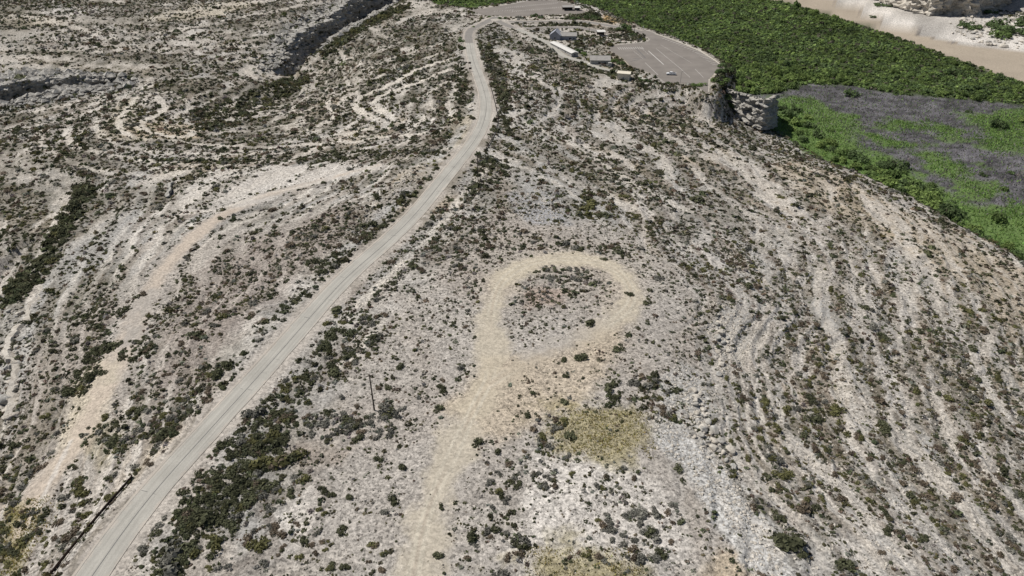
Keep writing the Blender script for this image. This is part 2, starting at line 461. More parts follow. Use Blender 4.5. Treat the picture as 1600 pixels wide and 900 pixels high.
def mat_noise(name, col, scale=1.0, amp=.35, rough=.85, spec=.25, metal=0, bump=0.0):
    m, nd, lk, b = mat(name, rough)
    co = nd.new("ShaderNodeNewGeometry").outputs["Position"]
    n = noise_node(nd, lk, co, scale, 5, .65)
    s = maprange(nd, lk, n, .25, .75, 1 - amp, 1 + amp)
    c = N(nd, "ShaderNodeRGB"); c.outputs[0].default_value = (*col, 1)
    lk.new(mul_col(nd, lk, c.outputs[0], s), b.inputs["Base Color"])
    b.inputs["Specular IOR Level"].default_value = spec
    b.inputs["Metallic"].default_value = metal
    if bump:
        bp = N(nd, "ShaderNodeBump"); bp.inputs["Strength"].default_value = .6; bp.inputs["Distance"].default_value = bump
        lk.new(n, bp.inputs["Height"]); lk.new(bp.outputs[0], b.inputs["Normal"])
    return m

def mat_rock(name, col, dark, tan):
    m, nd, lk, b = mat(name, .92)
    co = nd.new("ShaderNodeNewGeometry").outputs["Position"]
    mp = N(nd, "ShaderNodeMapping"); mp.inputs["Scale"].default_value = (.18, .18, 1.1); lk.new(co, mp.inputs[0])
    st = noise_node(nd, lk, mp.outputs[0], 1.0, 5, .6)
    n = noise_node(nd, lk, co, 1.3, 6, .7)
    r = N(nd, "ShaderNodeValToRGB"); e = r.color_ramp.elements
    e[0].position = .32; e[0].color = (*dark, 1); e[1].position = .62; e[1].color = (*col, 1)
    k = r.color_ramp.elements.new(.47); k.color = (*tan, 1)
    lk.new(math_n(nd, lk, 'ADD', math_n(nd, lk, 'MULTIPLY', st, .6), math_n(nd, lk, 'MULTIPLY', n, .4)), r.inputs[0])
    s = maprange(nd, lk, n, .25, .75, .75, 1.2)
    lk.new(mul_col(nd, lk, r.outputs[0], s), b.inputs["Base Color"])
    bp = N(nd, "ShaderNodeBump"); bp.inputs["Strength"].default_value = .7; bp.inputs["Distance"].default_value = .4
    lk.new(n, bp.inputs["Height"]); lk.new(bp.outputs[0], b.inputs["Normal"])
    return m

def mat_road(name, col, wear):
    m, nd, lk, b = mat(name, .9)
    uv = N(nd, "ShaderNodeAttribute", attribute_name="strip")     # x across in metres, y along in metres
    co = nd.new("ShaderNodeNewGeometry").outputs["Position"]
    mp = N(nd, "ShaderNodeMapping"); mp.inputs["Scale"].default_value = (1.6, .03, 1); lk.new(uv.outputs["Vector"], mp.inputs[0])
    a = noise_node(nd, lk, mp.outputs[0], 1.0, 4, .6)
    mp2 = N(nd, "ShaderNodeMapping"); mp2.inputs["Scale"].default_value = (.12, .12, 1); lk.new(uv.outputs["Vector"], mp2.inputs[0])
    c2 = noise_node(nd, lk, mp2.outputs[0], 1.0, 4, .6)
    g = noise_node(nd, lk, co, 4.0, 3, .8)
    s = math_n(nd, lk, 'MULTIPLY', maprange(nd, lk, a, .25, .75, 1 - wear, 1 + wear), maprange(nd, lk, g, .2, .8, .8, 1.2))
    s = math_n(nd, lk, 'MULTIPLY', s, maprange(nd, lk, c2, .3, .7, .9, 1.1))
    c = N(nd, "ShaderNodeRGB"); c.outputs[0].default_value = (*col, 1)
    sx_ = N(nd, "ShaderNodeSeparateXYZ"); lk.new(uv.outputs["Vector"], sx_.inputs[0])
    au = math_n(nd, lk, 'ABSOLUTE', sx_.outputs[0], 0)
    e_ = math_n(nd, lk, 'ADD', au, math_n(nd, lk, 'MULTIPLY', math_n(nd, lk, 'SUBTRACT', noise_node(nd, lk, co, .45, 4, .7), .5), 3.2))
    dust = maprange(nd, lk, e_, 2.5, 3.5, 0, .85)
    mx = N(nd, "ShaderNodeMix"); mx.data_type = 'RGBA'; lk.new(dust, mx.inputs[0]); lk.new(c.outputs[0], mx.inputs[6]); mx.inputs[7].default_value = (.42, .372, .32, 1)
    lk.new(mul_col(nd, lk, mx.outputs[2], s), b.inputs["Base Color"])
    b.inputs["Specular IOR Level"].default_value = .15
    return m

M_GROUND = mat_ground()
M_LEAF = mat_leaf()
M_ROCK = mat_rock("limestone", (.42, .41, .385), (.17, .16, .15), (.34, .32, .285))
M_ROCKPALE = mat_rock("pale limestone", (.56, .52, .46), (.30, .26, .22), (.47, .43, .37))
M_ROAD = mat_road("chip seal", (.35, .335, .30), .20)
M_ASPH = mat_road("old asphalt", (.22, .205, .188), .14)
M_LOT = mat_noise("car park asphalt", (.20, .180, .161), .09, .16, .9, .15)
M_SEAM = mat_noise("tar", (.12, .118, .115), .8, .3)
M_PAINT = mat_noise("worn paint", (.50, .48, .45), 1.5, .25)
M_KERB = mat_noise("concrete", (.50, .46, .39), .6, .2)
M_RUST = mat_noise("weathered steel", (.055, .036, .028), 2.0, .4, .75)
M_TIMBER = mat_noise("weathered timber", (.07, .055, .045), 3.0, .3)
M_WHITE = mat_noise("white paint", (.58, .565, .53), .8, .14, .7)
M_CREAM = mat_noise("cream wall", (.62, .57, .47), .7, .1)
M_GREYWALL = mat_noise("grey wall", (.36, .35, .33), .7, .15)
M_BLUEGREY = mat_noise("blue grey siding", (.30, .31, .35), .7, .12)
M_ROOFG = mat_noise("grey metal roof", (.30, .285, .265), .5, .2, .6)
M_DARK = mat_noise("dark opening", (.03, .03, .032), 1.0, .2, .5)
M_GLASS = mat_noise("dark glass", (.02, .025, .03), 1.0, .1, .12, .5)
M_TYRE = mat_noise("rubber", (.02, .02, .02), 2.0, .2, .8)
M_STEEL = mat_noise("galvanised steel", (.32, .32, .32), 2.0, .15, .5, .4, .6)
M_CARPAINT = mat_noise("white car paint", (.80, .80, .80), .5, .03, .25, .5)
M_BARK = mat_noise("bark", (.09, .07, .055), 4.0, .3)
M_REDLAMP = mat_noise("red lamp", (.35, .03, .02), 1.0, .1, .3)

# ------------------------------------------------------------------ mesh helpers
def new_mesh(name, verts, faces, material, parent=None, col=None, smooth=False, link=True):
    me = bpy.data.meshes.new(name)
    me.from_pydata([tuple(v) for v in verts], [], [tuple(f) for f in faces])
    me.materials.append(material)
    if col is not None:
        a = me.color_attributes.new("Col", 'FLOAT_COLOR', 'POINT')
        c = np.ones((len(verts), 4)); c[:, :3] = col; a.data.foreach_set("color", c.ravel())
    if smooth: me.polygons.foreach_set("use_smooth", [True] * len(me.polygons))
    o = bpy.data.objects.new(name, me)
    if link: COL.objects.link(o)
    if parent is not None: o.parent = parent
    return o

def fast_mesh(name, V, Fc, material, col=None, extra=None, smooth=False):
    """V (n,3), Fc (m,3|4) arrays"""
    me = bpy.data.meshes.new(name)
    k = Fc.shape[1]
    me.vertices.add(len(V)); me.vertices.foreach_set("co", np.ascontiguousarray(V, np.float32).ravel())
    me.loops.add(Fc.size); me.loops.foreach_set("vertex_index", np.ascontiguousarray(Fc, np.int32).ravel())
    me.polygons.add(len(Fc)); me.polygons.foreach_set("loop_start", np.arange(0, Fc.size, k, dtype=np.int32))
    me.update(calc_edges=True); me.validate()
    me.polygons.foreach_set("use_smooth", np.full(len(me.polygons), bool(smooth)))
    me.materials.append(material)
    if col is not None:
        a = me.color_attributes.new("Col", 'FLOAT_COLOR', 'POINT')
        c = np.ones((len(V), 4), np.float32); c[:, :3] = col; a.data.foreach_set("color", c.ravel())
    if extra:
        for nm, arr in extra.items():
            if arr.ndim == 1:
                a = me.attributes.new(nm, 'FLOAT', 'POINT'); a.data.foreach_set("value", arr.astype(np.float32))
            else:
                a = me.attributes.new(nm, 'FLOAT_VECTOR', 'POINT'); a.data.foreach_set("vector", arr.astype(np.float32).ravel())
    o = bpy.data.objects.new(name, me); COL.objects.link(o)
    return o

class MB:
    def __init__(s): s.v = []; s.f = []
    def box(s, cx, cy, cz, sx, sy, sz, rz=0.0, taper=1.0):
        b = len(s.v); c, q = math.cos(rz), math.sin(rz)
        for dz in (-.5, .5):
            k = 1 if dz < 0 else taper
            for dx, dy in ((-.5, -.5), (.5, -.5), (.5, .5), (-.5, .5)):
                x, y = dx * sx * k, dy * sy * k
                s.v.append((cx + x * c - y * q, cy + x * q + y * c, cz + dz * sz))
        s.f += [tuple(b + i for i in f) for f in ((3, 2, 1, 0), (4, 5, 6, 7), (0, 1, 5, 4), (1, 2, 6, 5), (2, 3, 7, 6), (3, 0, 4, 7))]
        return s
    def tube(s, p0, p1, r0, r1=None, n=8):
        r1 = r0 if r1 is None else r1
        a, bq = Vector(p0), Vector(p1); d = (bq - a).normalized()
        u = d.orthogonal().normalized(); w = d.cross(u); b = len(s.v)
        for p, r in ((a, r0), (bq, r1)):
            for i in range(n):
                t = 2 * math.pi * i / n; s.v.append(tuple(p + u * (r * math.cos(t)) + w * (r * math.sin(t))))
        for i in range(n):
            j = (i + 1) % n; s.f.append((b + i, b + j, b + n + j, b + n + i))
        s.f.append(tuple(b + i for i in reversed(range(n)))); s.f.append(tuple(b + n + i for i in range(n)))
        return s
    def prism(s, prof, axis_len, x0=None):
        """prof: list of (y,z); extruded along x, centred"""
        b = len(s.v); n = len(prof); x0 = -axis_len / 2 if x0 is None else x0
        for x in (x0, x0 + axis_len):
            for y, z in prof: s.v.append((x, y, z))
        for i in range(n):
            j = (i + 1) % n; s.f.append((b + i, b + j, b + n + j, b + n + i))
        s.f.append(tuple(b + i for i in reversed(range(n)))); s.f.append(tuple(b + n + i for i in range(n)))
        return s
    def build(s, name, material, parent=None):
        o = new_mesh(name, s.v, s.f, material, parent)
        return o

def tag(o, label=None, cat=None, group=None, kind=None):
    if label: o["label"] = label
    if cat: o["category"] = cat
    if group: o["group"] = group
    if kind: o["kind"] = kind
    return o

def empty(name, loc, rz=0.0):
    o = bpy.data.objects.new(name, None); COL.objects.link(o)
    o.location = loc; o.rotation_euler = (0, 0, rz); o.empty_display_size = .2
    return o

def copy_tree(o, parent=None):
    c = o.copy(); COL.objects.link(c)
    if parent is not None: c.parent = parent
    for ch in list(o.children): copy_tree(ch, c)
    return c

def spot(px, py, dz=0.0):
    p = at([(px, py)])[0]
    return (float(p[0]), float(p[1]), float(ground(p[0:1], p[1:2])[0]) + dz)

# ------------------------------------------------------------------ the ground
FINE_A = 54.0
ang = np.radians(np.concatenate([np.linspace(-180, -FINE_A, 36)[:-1], np.linspace(-FINE_A, FINE_A, 900), np.linspace(FINE_A, 180, 36)[1:-1]]))
th = np.concatenate([np.linspace(math.radians(62), math.radians(8.6), 500)])
rad = np.concatenate([np.linspace(0.5, 58, 12), (CAM_H + 6) / np.tan(th)])
rad = np.concatenate([rad, np.geomspace(rad[-1] * 1.01, 7000, 40)])
nA, nR = len(ang), len(rad)
GX = (rad[:, None] * np.sin(ang)[None]).ravel(); GY = (rad[:, None] * np.cos(ang)[None]).ravel()
GZ, G = ground(GX, GY, True)

SRGB = lambda r, g, b: np.array([((c / 255 + .055) / 1.055) ** 2.4 for c in (r, g, b)])
C_PINK = np.array([.372, .338, .300]); C_TAN = np.array([.46, .375, .265]); C_GREY = np.array([.33, .325, .31]); C_WHITE = np.array([.56, .525, .48])
C_BROWN = np.array([.20, .165, .135]); C_SAND = np.array([.480, .425, .330]); C_YEL = np.array([.245, .212, .105]); C_GREEN = np.array([.10, .155, .045])
C_MUD = np.array([.094, .090, .096]); C_RIVER = np.array([.335, .285, .225]); C_OLIVE = np.array([.165, .152, .118]); C_BENCH = np.array([.475, .405, .335])
C_SLAB = np.array([.355, .345, .325]); C_DKGREEN = np.array([.05, .066, .028]); C_ORANGE = np.array([.42, .27, .10])

def lerp(a, b, w): return a + (b - a) * w[:, None]
n_lo = fbm(GX, GY, 38, 4, 101); n_mid = fbm(GX, GY, 11, 4, 102); n_hi = fbm(GX, GY, 3, 4, 103, .6)
strat = fbm(GX * .25 + GY * .1, G['b'] * 9 + n_mid * 5, 6, 3, 104)
gc = np.tile(C_PINK, (len(GX), 1)); rough = np.full(len(GX), .85)
gc = lerp(gc, C_TAN, sstep(.50, .75, n_lo) * .6)
gc = lerp(gc, C_BROWN, sstep(.50, .72, n_mid * .7 + n_hi * .3) * .45 * sstep(2, 8, G['dt']))
# bedrock shows on the treads' outer lips, stony rubble on risers
hill = G['k']
farw = sstep(220, 460, G['rr'])
gc = lerp(gc, C_GREY, sstep(.40, .60, strat) * (.42 + .4 * hill))
gc = lerp(gc, C_WHITE * 1.02, np.clip(sstep(.46, .60, G['fr']) * sstep(1.0, .9, G['fr']) * hill * 1.25 * sstep(.25, .5, n_hi), 0, .85))
gc = lerp(gc, C_BROWN * .9, np.clip((sstep(.34, .05, G['fr']) + sstep(.93, 1, G['fr'])) * hill * .62 * (.5 + n_mid), 0, .8))
gc = lerp(gc, C_OLIVE, sstep(.50, .68, fbm(GX, GY, 7, 3, 140)) * (.35 + .25 * farw) * hill)
gc = lerp(gc, C_OLIVE * .75, sstep(.46, .64, fbm(GX, GY, 34, 4, 141)) * sstep(10, -60, GX) * (.35 + .45 * farw) * hill)

def P(pts): return [tuple(p) for p in at(pts)]
def paint(pts, col, strength=1.0, soft=2.0, wob=4.0, rg=None, world=None, gate=None):
    global gc, rough
    poly = world if world is not None else P(pts)
    sd = sd_poly(GX, GY, poly, 25.0)
    w = sstep(soft, -soft, sd + (n_hi - .5) * wob + (n_mid - .5) * wob) * strength
    w = np.where(sd >= 24.9, 0, w)
    if gate is not None: w = w * gate
    gc = lerp(gc, col, w)
    if rg is not None: rough = rough + (rg - rough) * w

# west side
paint([(285,330),(270,300),(300,270),(420,258),(520,252),(640,258),(560,275),(470,290),(400,318),(340,335)], C_WHITE, .75)
paint([(0,900),(0,560),(60,520),(140,470),(250,400),(330,380),(470,340),(560,310),(560,330),(440,430),(330,560),(220,700),(80,900)], C_PINK * .95, .5, 4)
paint([(240,450),(330,370),(420,350),(350,400),(270,470),(235,520)], C_PINK * 1.05, .7)
paint([(60,440),(110,380),(150,360),(210,320),(230,330),(190,380),(140,420),(100,480),(60,520),(30,520)], C_SLAB, .75)
paint([(0,480),(30,470),(60,500),(40,560),(50,640),(10,700),(0,700)], C_SLAB * 1.15, .8)
paint([(100,640),(110,600),(150,560),(190,560),(170,640),(130,700),(80,740)], C_SAND, .8)
paint([(150,215),(180,160),(215,150),(205,190),(260,205),(290,212),(210,222)], C_SAND, .6)
paint([(190,215),(215,185),(300,195),(320,215)], C_TAN, .7)
paint([(0,35),(0,25),(60,22),(100,38),(40,42)], C_SAND, .8, 4)
paint([(230,28),(300,8),(380,0),(420,6),(330,25),(250,32)], C_SAND, .8, 4)
paint([(590,195),(560,165),(600,140),(650,118),(690,100),(640,140),(605,160),(620,190)], C_WHITE * .95, .6)
paint([(440,165),(470,150),(520,140),(520,150),(480,165),(500,185),(560,200),(480,195)], C_PINK * 1.05, .6)
paint([(735,235),(700,232),(705,180),(728,165),(738,185),(735,205)], C_SAND * .97, .75)
paint([(0,172),(0,108),(60,104),(130,108),(225,120),(205,138),(110,156)], C_GREY * .95, .85, 3)
paint([(395,115),(410,80),(450,40),(500,5),(560,-14),(660,-14),(600,20),(560,45),(500,80),(450,115)], C_GREY * .95, .85, 3)
paint([(0,0),(60,15),(40,70),(120,80),(160,100),(60,90),(0,60)], C_OLIVE, .5, 6)
paint([(0,100),(90,92),(200,95),(400,95),(380,108),(200,112),(0,115)], C_OLIVE * .9, .4, 5)
# road shoulders
shd = sstep(6.4, 4.6, G['dr'] + (n_hi - .5) * 2.2)
gc = lerp(gc, C_PINK * 1.12, shd * .85); rough = rough + (.55 - rough) * shd
# road cut rock on either side
rc = sstep(14.5, 11, G['dr']) * sstep(6.5, 8.5, G['dr']) * sstep(60, 110, G['ir'] * 3) * sstep(330, 270, G['ir'] * 3)
gc = lerp(gc, C_SLAB * 1.1, rc * sstep(.42, .58, n_mid) * .85)
paint([(250,520),(300,430),(400,370),(490,335),(560,320),(570,345),(470,430),(380,520),(300,600),(240,640)], np.array([.25,.21,.185]), .6, 4, 8)
paint([(0,640),(60,560),(130,500),(190,470),(170,540),(100,620),(60,720),(0,760)], np.array([.30,.26,.225]), .5, 4, 8)
paint([(690,450),(660,400),(720,340),(860,340),(960,390),(830,390),(770,410),(740,470)], np.array([.27,.235,.205]), .5, 4, 8)
paint([(480,700),(520,640),(640,600),(700,600),(690,660),(600,720)], np.array([.31,.27,.235]), .5, 4, 8)
# ridge top
paint([(560,520),(700,410),(800,330),(1000,360),(1110,470),(1100,620),(1190,900),(440,900),(470,720)], C_PINK * 1.06, .55, 5)
paint([(830,700),(880,720),(1000,730),(1060,770),(1080,880),(900,890),(850,840),(820,790)], C_WHITE * .97, .75)
paint([(850,730),(900,715),(960,730),(880,800),(850,850),(830,860),(790,860)], C_WHITE, .7)
paint([(690,640),(760,560),(830,560),(900,540),(980,500),(960,570),(900,640),(860,650),(780,700)], C_TAN * 1.02, .55, 3)
paint([(440,710),(480,690),(560,700),(530,730),(470,735)], C_BROWN * 1.35, .6)
paint([(795,470),(830,425),(930,420),(950,450),(910,485),(850,495),(800,495)], C_PINK * .92, .7)
paint([(810,455),(850,445),(890,455),(870,475),(820,480)], np.array([.36, .27, .22]), .6)
paint([(845,650),(870,640),(940,640),(1015,655),(1020,700),(990,722),(930,718),(870,700)], C_YEL * 1.15, .7, 5, 15)
paint([(820,900),(835,870),(890,855),(990,862),(1010,890),(1000,930),(820,940)], C_YEL * 1.15, .7, 5, 15)
paint([(0,900),(0,800),(40,780),(70,800),(50,850),(25,900)], C_YEL, .85, 1.5, 3)
paint([(1110,900),(1120,860),(1170,850),(1190,890),(1170,920)], C_TAN * .95, .7)
paint([(130,700),(150,660),(200,660),(190,700),(160,730)], C_YEL * .8, .5, 1.5)
# stony ground and slabs
paint([(1020,680),(1030,600),(1060,560),(1110,590),(1115,650),(1130,720),(1190,800),(1240,900),(1190,900),(1130,830),(1090,760),(1060,720)], C_SLAB * 1.12, .85, 1.5, 3, 1.0)
paint([(1015,690),(1060,668),(1110,695),(1152,748),(1200,815),(1248,900),(1190,905),(1140,850),(1100,785),(1062,738)], np.array([.47,.46,.44]), .9, 1.5, 4, 1.0)
paint([(795,300),(840,290),(890,320),(890,350),(830,350),(800,330)], np.array([.33, .335, .35]), .75)
paint([(1130,470),(1165,490),(1175,540),(1140,545),(1120,500)], C_SLAB, .8, 1.5, 3)
paint([(1250,455),(1290,470),(1330,510),(1300,522),(1265,490)], C_SLAB * 1.05, .85, 1, 2, .4)
paint([(1255,690),(1258,640),(1280,610),(1282,660),(1290,700),(1265,710)], C_SLAB * 1.05, .85, 1, 2, .4)
paint([(1440,700),(1450,680),(1462,690),(1455,712)], C_SLAB * 1.1, .8, 1, 1, .4)
paint([(1108,668),(1115,620),(1124,650),(1122,670)], C_SLAB, .85, .6, 1, .4)
paint([(1200,810),(1230,830),(1330,900),(1260,900)], C_SLAB, .6, 1.5, 3)
paint([(1300,600),(1320,590),(1330,615),(1310,620)], C_SAND, .7, 1)
paint([(1250,250),(1400,320),(1600,420),(1700,500),(1600,520),(1480,430),(1300,330),(1200,260)], C_TAN * 1.02, .5, 5)
paint([(1380,520),(1500,540),(1540,640),(1560,760),(1500,700),(1480,600)], C_PINK * 1.08, .45, 5)
paint([(620,480),(560,560),(520,500),(600,440),(700,340),(770,250),(740,320),(650,420)], C_WHITE * .92, .45, 2)
paint([(800,180),(830,110),(790,90),(770,130),(790,200)], C_WHITE * .95, .55, 3)
paint([(800,290),(860,240),(960,300),(1000,345),(900,340)], C_GREY, .5, 4)
# building yard
paint([(938,33),(945,23),(975,33),(985,38),(960,37)], C_ORANGE, .95, 2, 3)
paint([(960,112),(985,116),(1000,125),(960,122)], C_SAND, .7, 2)
paint([(1108,123),(1118,118),(1120,140),(1110,148)], C_SAND, .8, 1.5)
paint([(905,2),(930,10),(950,20),(935,25),(905,14)], C_WHITE, .6, 3)
paint([(840,50),(900,60),(960,65),(960,85),(900,95),(850,70)], C_OLIVE * 1.3, .45, 3)
# sandy tracks
it_of = near_line(GX, GY, TRACK, 16)[1] / len(TRACK)
tw = sstep(2.4, -2.0, G['dt'] + (n_hi - .5) * 5.0 + (n_mid - .5) * 7.0)
tstr = np.interp(it_of, [0, .2, .4, .55, .72, .80, .9, 1], [.62, .62, .75, .95, .90, .66, .10, .40])
gc = lerp(gc, C_SAND * (1.04), tw * tstr); rough = rough + (.38 - rough) * tw
cd_ = G['dt'] + np.interp(it_of, np.linspace(0, 1, len(TRACK)), TRACK_W)
rut = (sstep(.55, .25, np.abs(cd_ - 1.0 + (n_mid - .5) * .6))) * tw * sstep(.3, .55, n_lo)
gc = lerp(gc, np.array([.53, .485, .40]), rut * .6); gc = lerp(gc, C_BROWN * 1.6, sstep(.5, .0, np.abs(cd_)) * tw * .35 * sstep(.35, .6, n_mid))
bw = sstep(2.2, -1.8, G['db'] + (n_hi - .5) * 4 + (n_mid - .5) * 6)
gc = lerp(gc, C_BENCH, bw * .85 * (.12 + .88 * sstep(.38, .54, n_mid * .7 + n_lo * .3))); rough = rough + (.42 - rough) * bw
# streaks along the levels
bd = bands(GX, GY, G['b']); led, ledd = ledge_field(GX, GY)
flat_ = sstep(.5, 7, ledd) * (.45 + .55 * sstep(.3, .6, n_lo)) * sstep(-8, 8, G['pl']) * G['val'] * sstep(1, 5, G['dt']) * sstep(1, 5, G['db'])
gc = lerp(gc, np.array([.50, .46, .405]), sstep(.55, .66, bd) * flat_ * .95 * (1 - .45 * sstep(-15, -35, GX) * sstep(300, 220, G['rr'])) * (.4 + .6 * sstep(.3, .55, n_hi)))
gc = lerp(gc, np.array([.17, .15, .115]), sstep(.52, .36, bd) * flat_ * .7 * (.4 + .6 * sstep(.3, .6, n_mid)))
# contour ledges
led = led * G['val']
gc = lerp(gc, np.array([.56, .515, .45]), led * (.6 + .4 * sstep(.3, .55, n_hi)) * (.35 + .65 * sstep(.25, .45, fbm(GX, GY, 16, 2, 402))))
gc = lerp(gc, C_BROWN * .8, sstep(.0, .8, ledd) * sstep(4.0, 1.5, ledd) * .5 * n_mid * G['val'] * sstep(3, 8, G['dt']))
# animal trails across the slopes
for q in ([(1440,470),(1480,520),(1525,580),(1545,640),(1530,700),(1520,760)], [(1490,510),(1530,560),(1560,630),(1600,680)], [(1160,250),(1300,310),(1430,380),(1600,470)], [(1120,270),(1260,350),(1380,430),(1470,520)],
          [(1180,540),(1186,600),(1180,660)], [(830,170),(870,210),(960,250)], [(805,190),(800,130),(812,95)], [(1000,190),(1110,240),(1240,300)], [(40,840),(75,760),(110,690)]):
    L = smooth_line(at(q), 3.0); d = near_line(GX, GY, L, 4)[0] + (n_hi - .5) * 1.2
    gc = lerp(gc, C_WHITE * .98, sstep(1.0, .2, d) * .7)
# valley floor
vd = sstep(VALLEY + 7, VALLEY + 2.5, GZ)
streak = fbm(GX * .35 + GY * .15, GY, 4, 4, 111, .6)
mud = C_MUD[None] * (.55 + .8 * sstep(.3, .7, streak) + .5 * sstep(.5, .75, n_hi) * sstep(.4, .6, n_mid))[:, None]
gc = gc + (mud - gc) * (vd * sstep(3, -3, sd_poly(GX, GY, VAL_POLY, 60)))[:, None]
GREENS = [wpts(q, VALLEY) for q in (
    [(1200,150),(1235,150),(1262,152),(1290,172),(1335,182),(1342,200),(1325,215),(1365,240),(1390,245),(1420,262),(1470,300),(1520,322),(1600,340),(1720,360),(1750,520),(1600,420),(1490,356),(1370,310),(1270,250),(1200,205)],
    [(1372,200),(1390,182),(1420,188),(1400,208)], [(1410,192),(1440,185),(1480,195),(1512,205),(1508,220),(1470,215),(1440,205)],
    [(1505,180),(1560,178),(1600,170),(1720,170),(1720,240),(1600,236),(1560,245),(1540,232),(1520,205)],
    [(1425,238),(1460,240),(1520,255),(1530,275),(1490,282),(1450,262)], [(1500,290),(1560,285),(1578,300),(1560,312),(1520,315)],
    [(1535,330),(1600,312),(1720,300),(1720,360),(1600,352)], [(1350,210),(1390,215),(1450,225),(1430,232),(1380,228)])]
green_w = np.zeros(len(GX))
for q in GREENS:
    sd = sd_poly(GX, GY, q, 25)
    green_w = np.maximum(green_w, np.where(sd > 24.9, 0, sstep(4, -4, sd + (n_hi - .5) * 14 + (n_mid - .5) * 22 + (n_lo - .5) * 10)))
green_w *= sstep(VALLEY + 9, VALLEY + 4, GZ)
gc = gc + (C_GREEN[None] * (.75 + .6 * n_hi)[:, None] - gc) * (green_w * .9)[:, None]
THICKET = wpts([(560,-60),(900,-40),(1150,-25),(1190,-4),(1260,14),(1330,36),(1400,58),(1500,95),(1600,130),(1760,190),(1800,215),(1700,185),(1600,165),(1520,156),(1400,148),(1330,134),(1262,131),(1225,143),(1150,150),(1080,110),(1000,70),(930,35),(860,20),(740,16),(650,12),(600,10)], VALLEY)
tsd = sd_poly(GX, GY, THICKET, 25)
gc = lerp(gc, C_DKGREEN, np.where(tsd > 24.9, 0, sstep(3, -3, tsd)) * vd)
rsd = sd_poly(GX, GY, RIVER_POLY, 25) + (n_hi - .5) * 3
riv = np.where(rsd > 24, 0, sstep(1.5, -1.5, rsd))
gc = gc + (C_RIVER[None] * (.86 + .3 * fbm(GX * .3 + GY * .15, GY, 10, 4, 131))[:, None] - gc) * riv[:, None]
rough = rough + (.3 - rough) * riv
fsd = sd_poly(GX, GY, FAR_POLY, 60)
fw = np.where(fsd < 0, 1.0, 0) * (1 - riv)
fs2 = sd_poly(GX, GY, FAR_POLY, 300)
fcol = C_WHITE[None] * (.62 + .55 * sstep(.3, .6, fbm(fs2 + (n_lo - .5) * 16, GX * .15, 20, 2, 133)) * (.4 + .6 * n_hi) + .2 * sstep(.45, .6, fbm(GX, GY, 26, 2, 134)))[:, None]
gc = gc + (fcol - gc) * fw[:, None]
gc = np.clip(gc * np.where(vd * (1 - fw) > .5, 1, .875)[:, None], .01, .75)

idx = np.arange(nA * nR).reshape(nR, nA)
nxt = np.roll(idx, -1, 1)
Q = np.stack([idx[:-1], idx[1:], nxt[1:], nxt[:-1]], -1).reshape(-1, 4)
fc = Q[:, 0]
lab = np.zeros(len(Q), int)
lab[(tw[fc] > .5)] = 1
lab[(bw[fc] > .5) & (G['dt'][fc] > 3)] = 2
invalley = (vd[fc] > .5) & (sd_poly(GX[fc], GY[fc], VAL_POLY, 60) < 0) & (fsd[fc] > 0)
lab[invalley] = 3
lab[invalley & (green_w[fc] > .5)] = 4
lab[riv[fc] > .5] = 5
lab[(fsd[fc] < 0) & (riv[fc] <= .5)] = 6
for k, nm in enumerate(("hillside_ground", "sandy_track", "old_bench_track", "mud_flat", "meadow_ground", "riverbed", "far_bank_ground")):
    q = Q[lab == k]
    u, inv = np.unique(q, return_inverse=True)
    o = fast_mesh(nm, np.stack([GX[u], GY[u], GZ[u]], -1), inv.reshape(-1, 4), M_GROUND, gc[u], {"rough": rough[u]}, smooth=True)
    tag(o, kind="structure")

# ------------------------------------------------------------------ roads, car parks
def strip(name, line, zs, wl, wr, material, lift=0.0, i0=0, i1=None, thick=.25, off=0.0):
    """a ribbon along line[i0:i1], wl metres to its left and wr to its right, with skirts"""
    L = np.asarray(line)[i0:i1]; Z = np.asarray(zs)[i0:i1]
    T = np.gradient(L, axis=0); T /= np.linalg.norm(T, axis=1)[:, None]
    Nn = np.stack([T[:, 1], -T[:, 0]], -1)           # to the right
    wl = np.broadcast_to(wl, len(L)); wr = np.broadcast_to(wr, len(L))
    run = np.concatenate([[0], np.cumsum(np.hypot(*(L[1:] - L[:-1]).T))])
    V, F, S = [], [], []
    for i in range(len(L)):
        a = L[i] - Nn[i] * wl[i] + Nn[i] * off; b = L[i] + Nn[i] * wr[i] + Nn[i] * off
        zz = Z[i] + lift
        V += [(*a, zz - thick), (*a, zz), (*b, zz), (*b, zz - thick)]
        S += [(-wl[i], run[i], 0), (-wl[i], run[i], 0), (wr[i], run[i], 0), (wr[i], run[i], 0)]
        if i:
            p, q = 4 * (i - 1), 4 * i
            F += [(p, p + 1, q + 1, q), (p + 1, p + 2, q + 2, q + 1), (p + 2, p + 3, q + 3, q + 2)]
    o = fast_mesh(name, np.array(V), np.array(F), material, None, {"strip": np.array(S)})
    return o

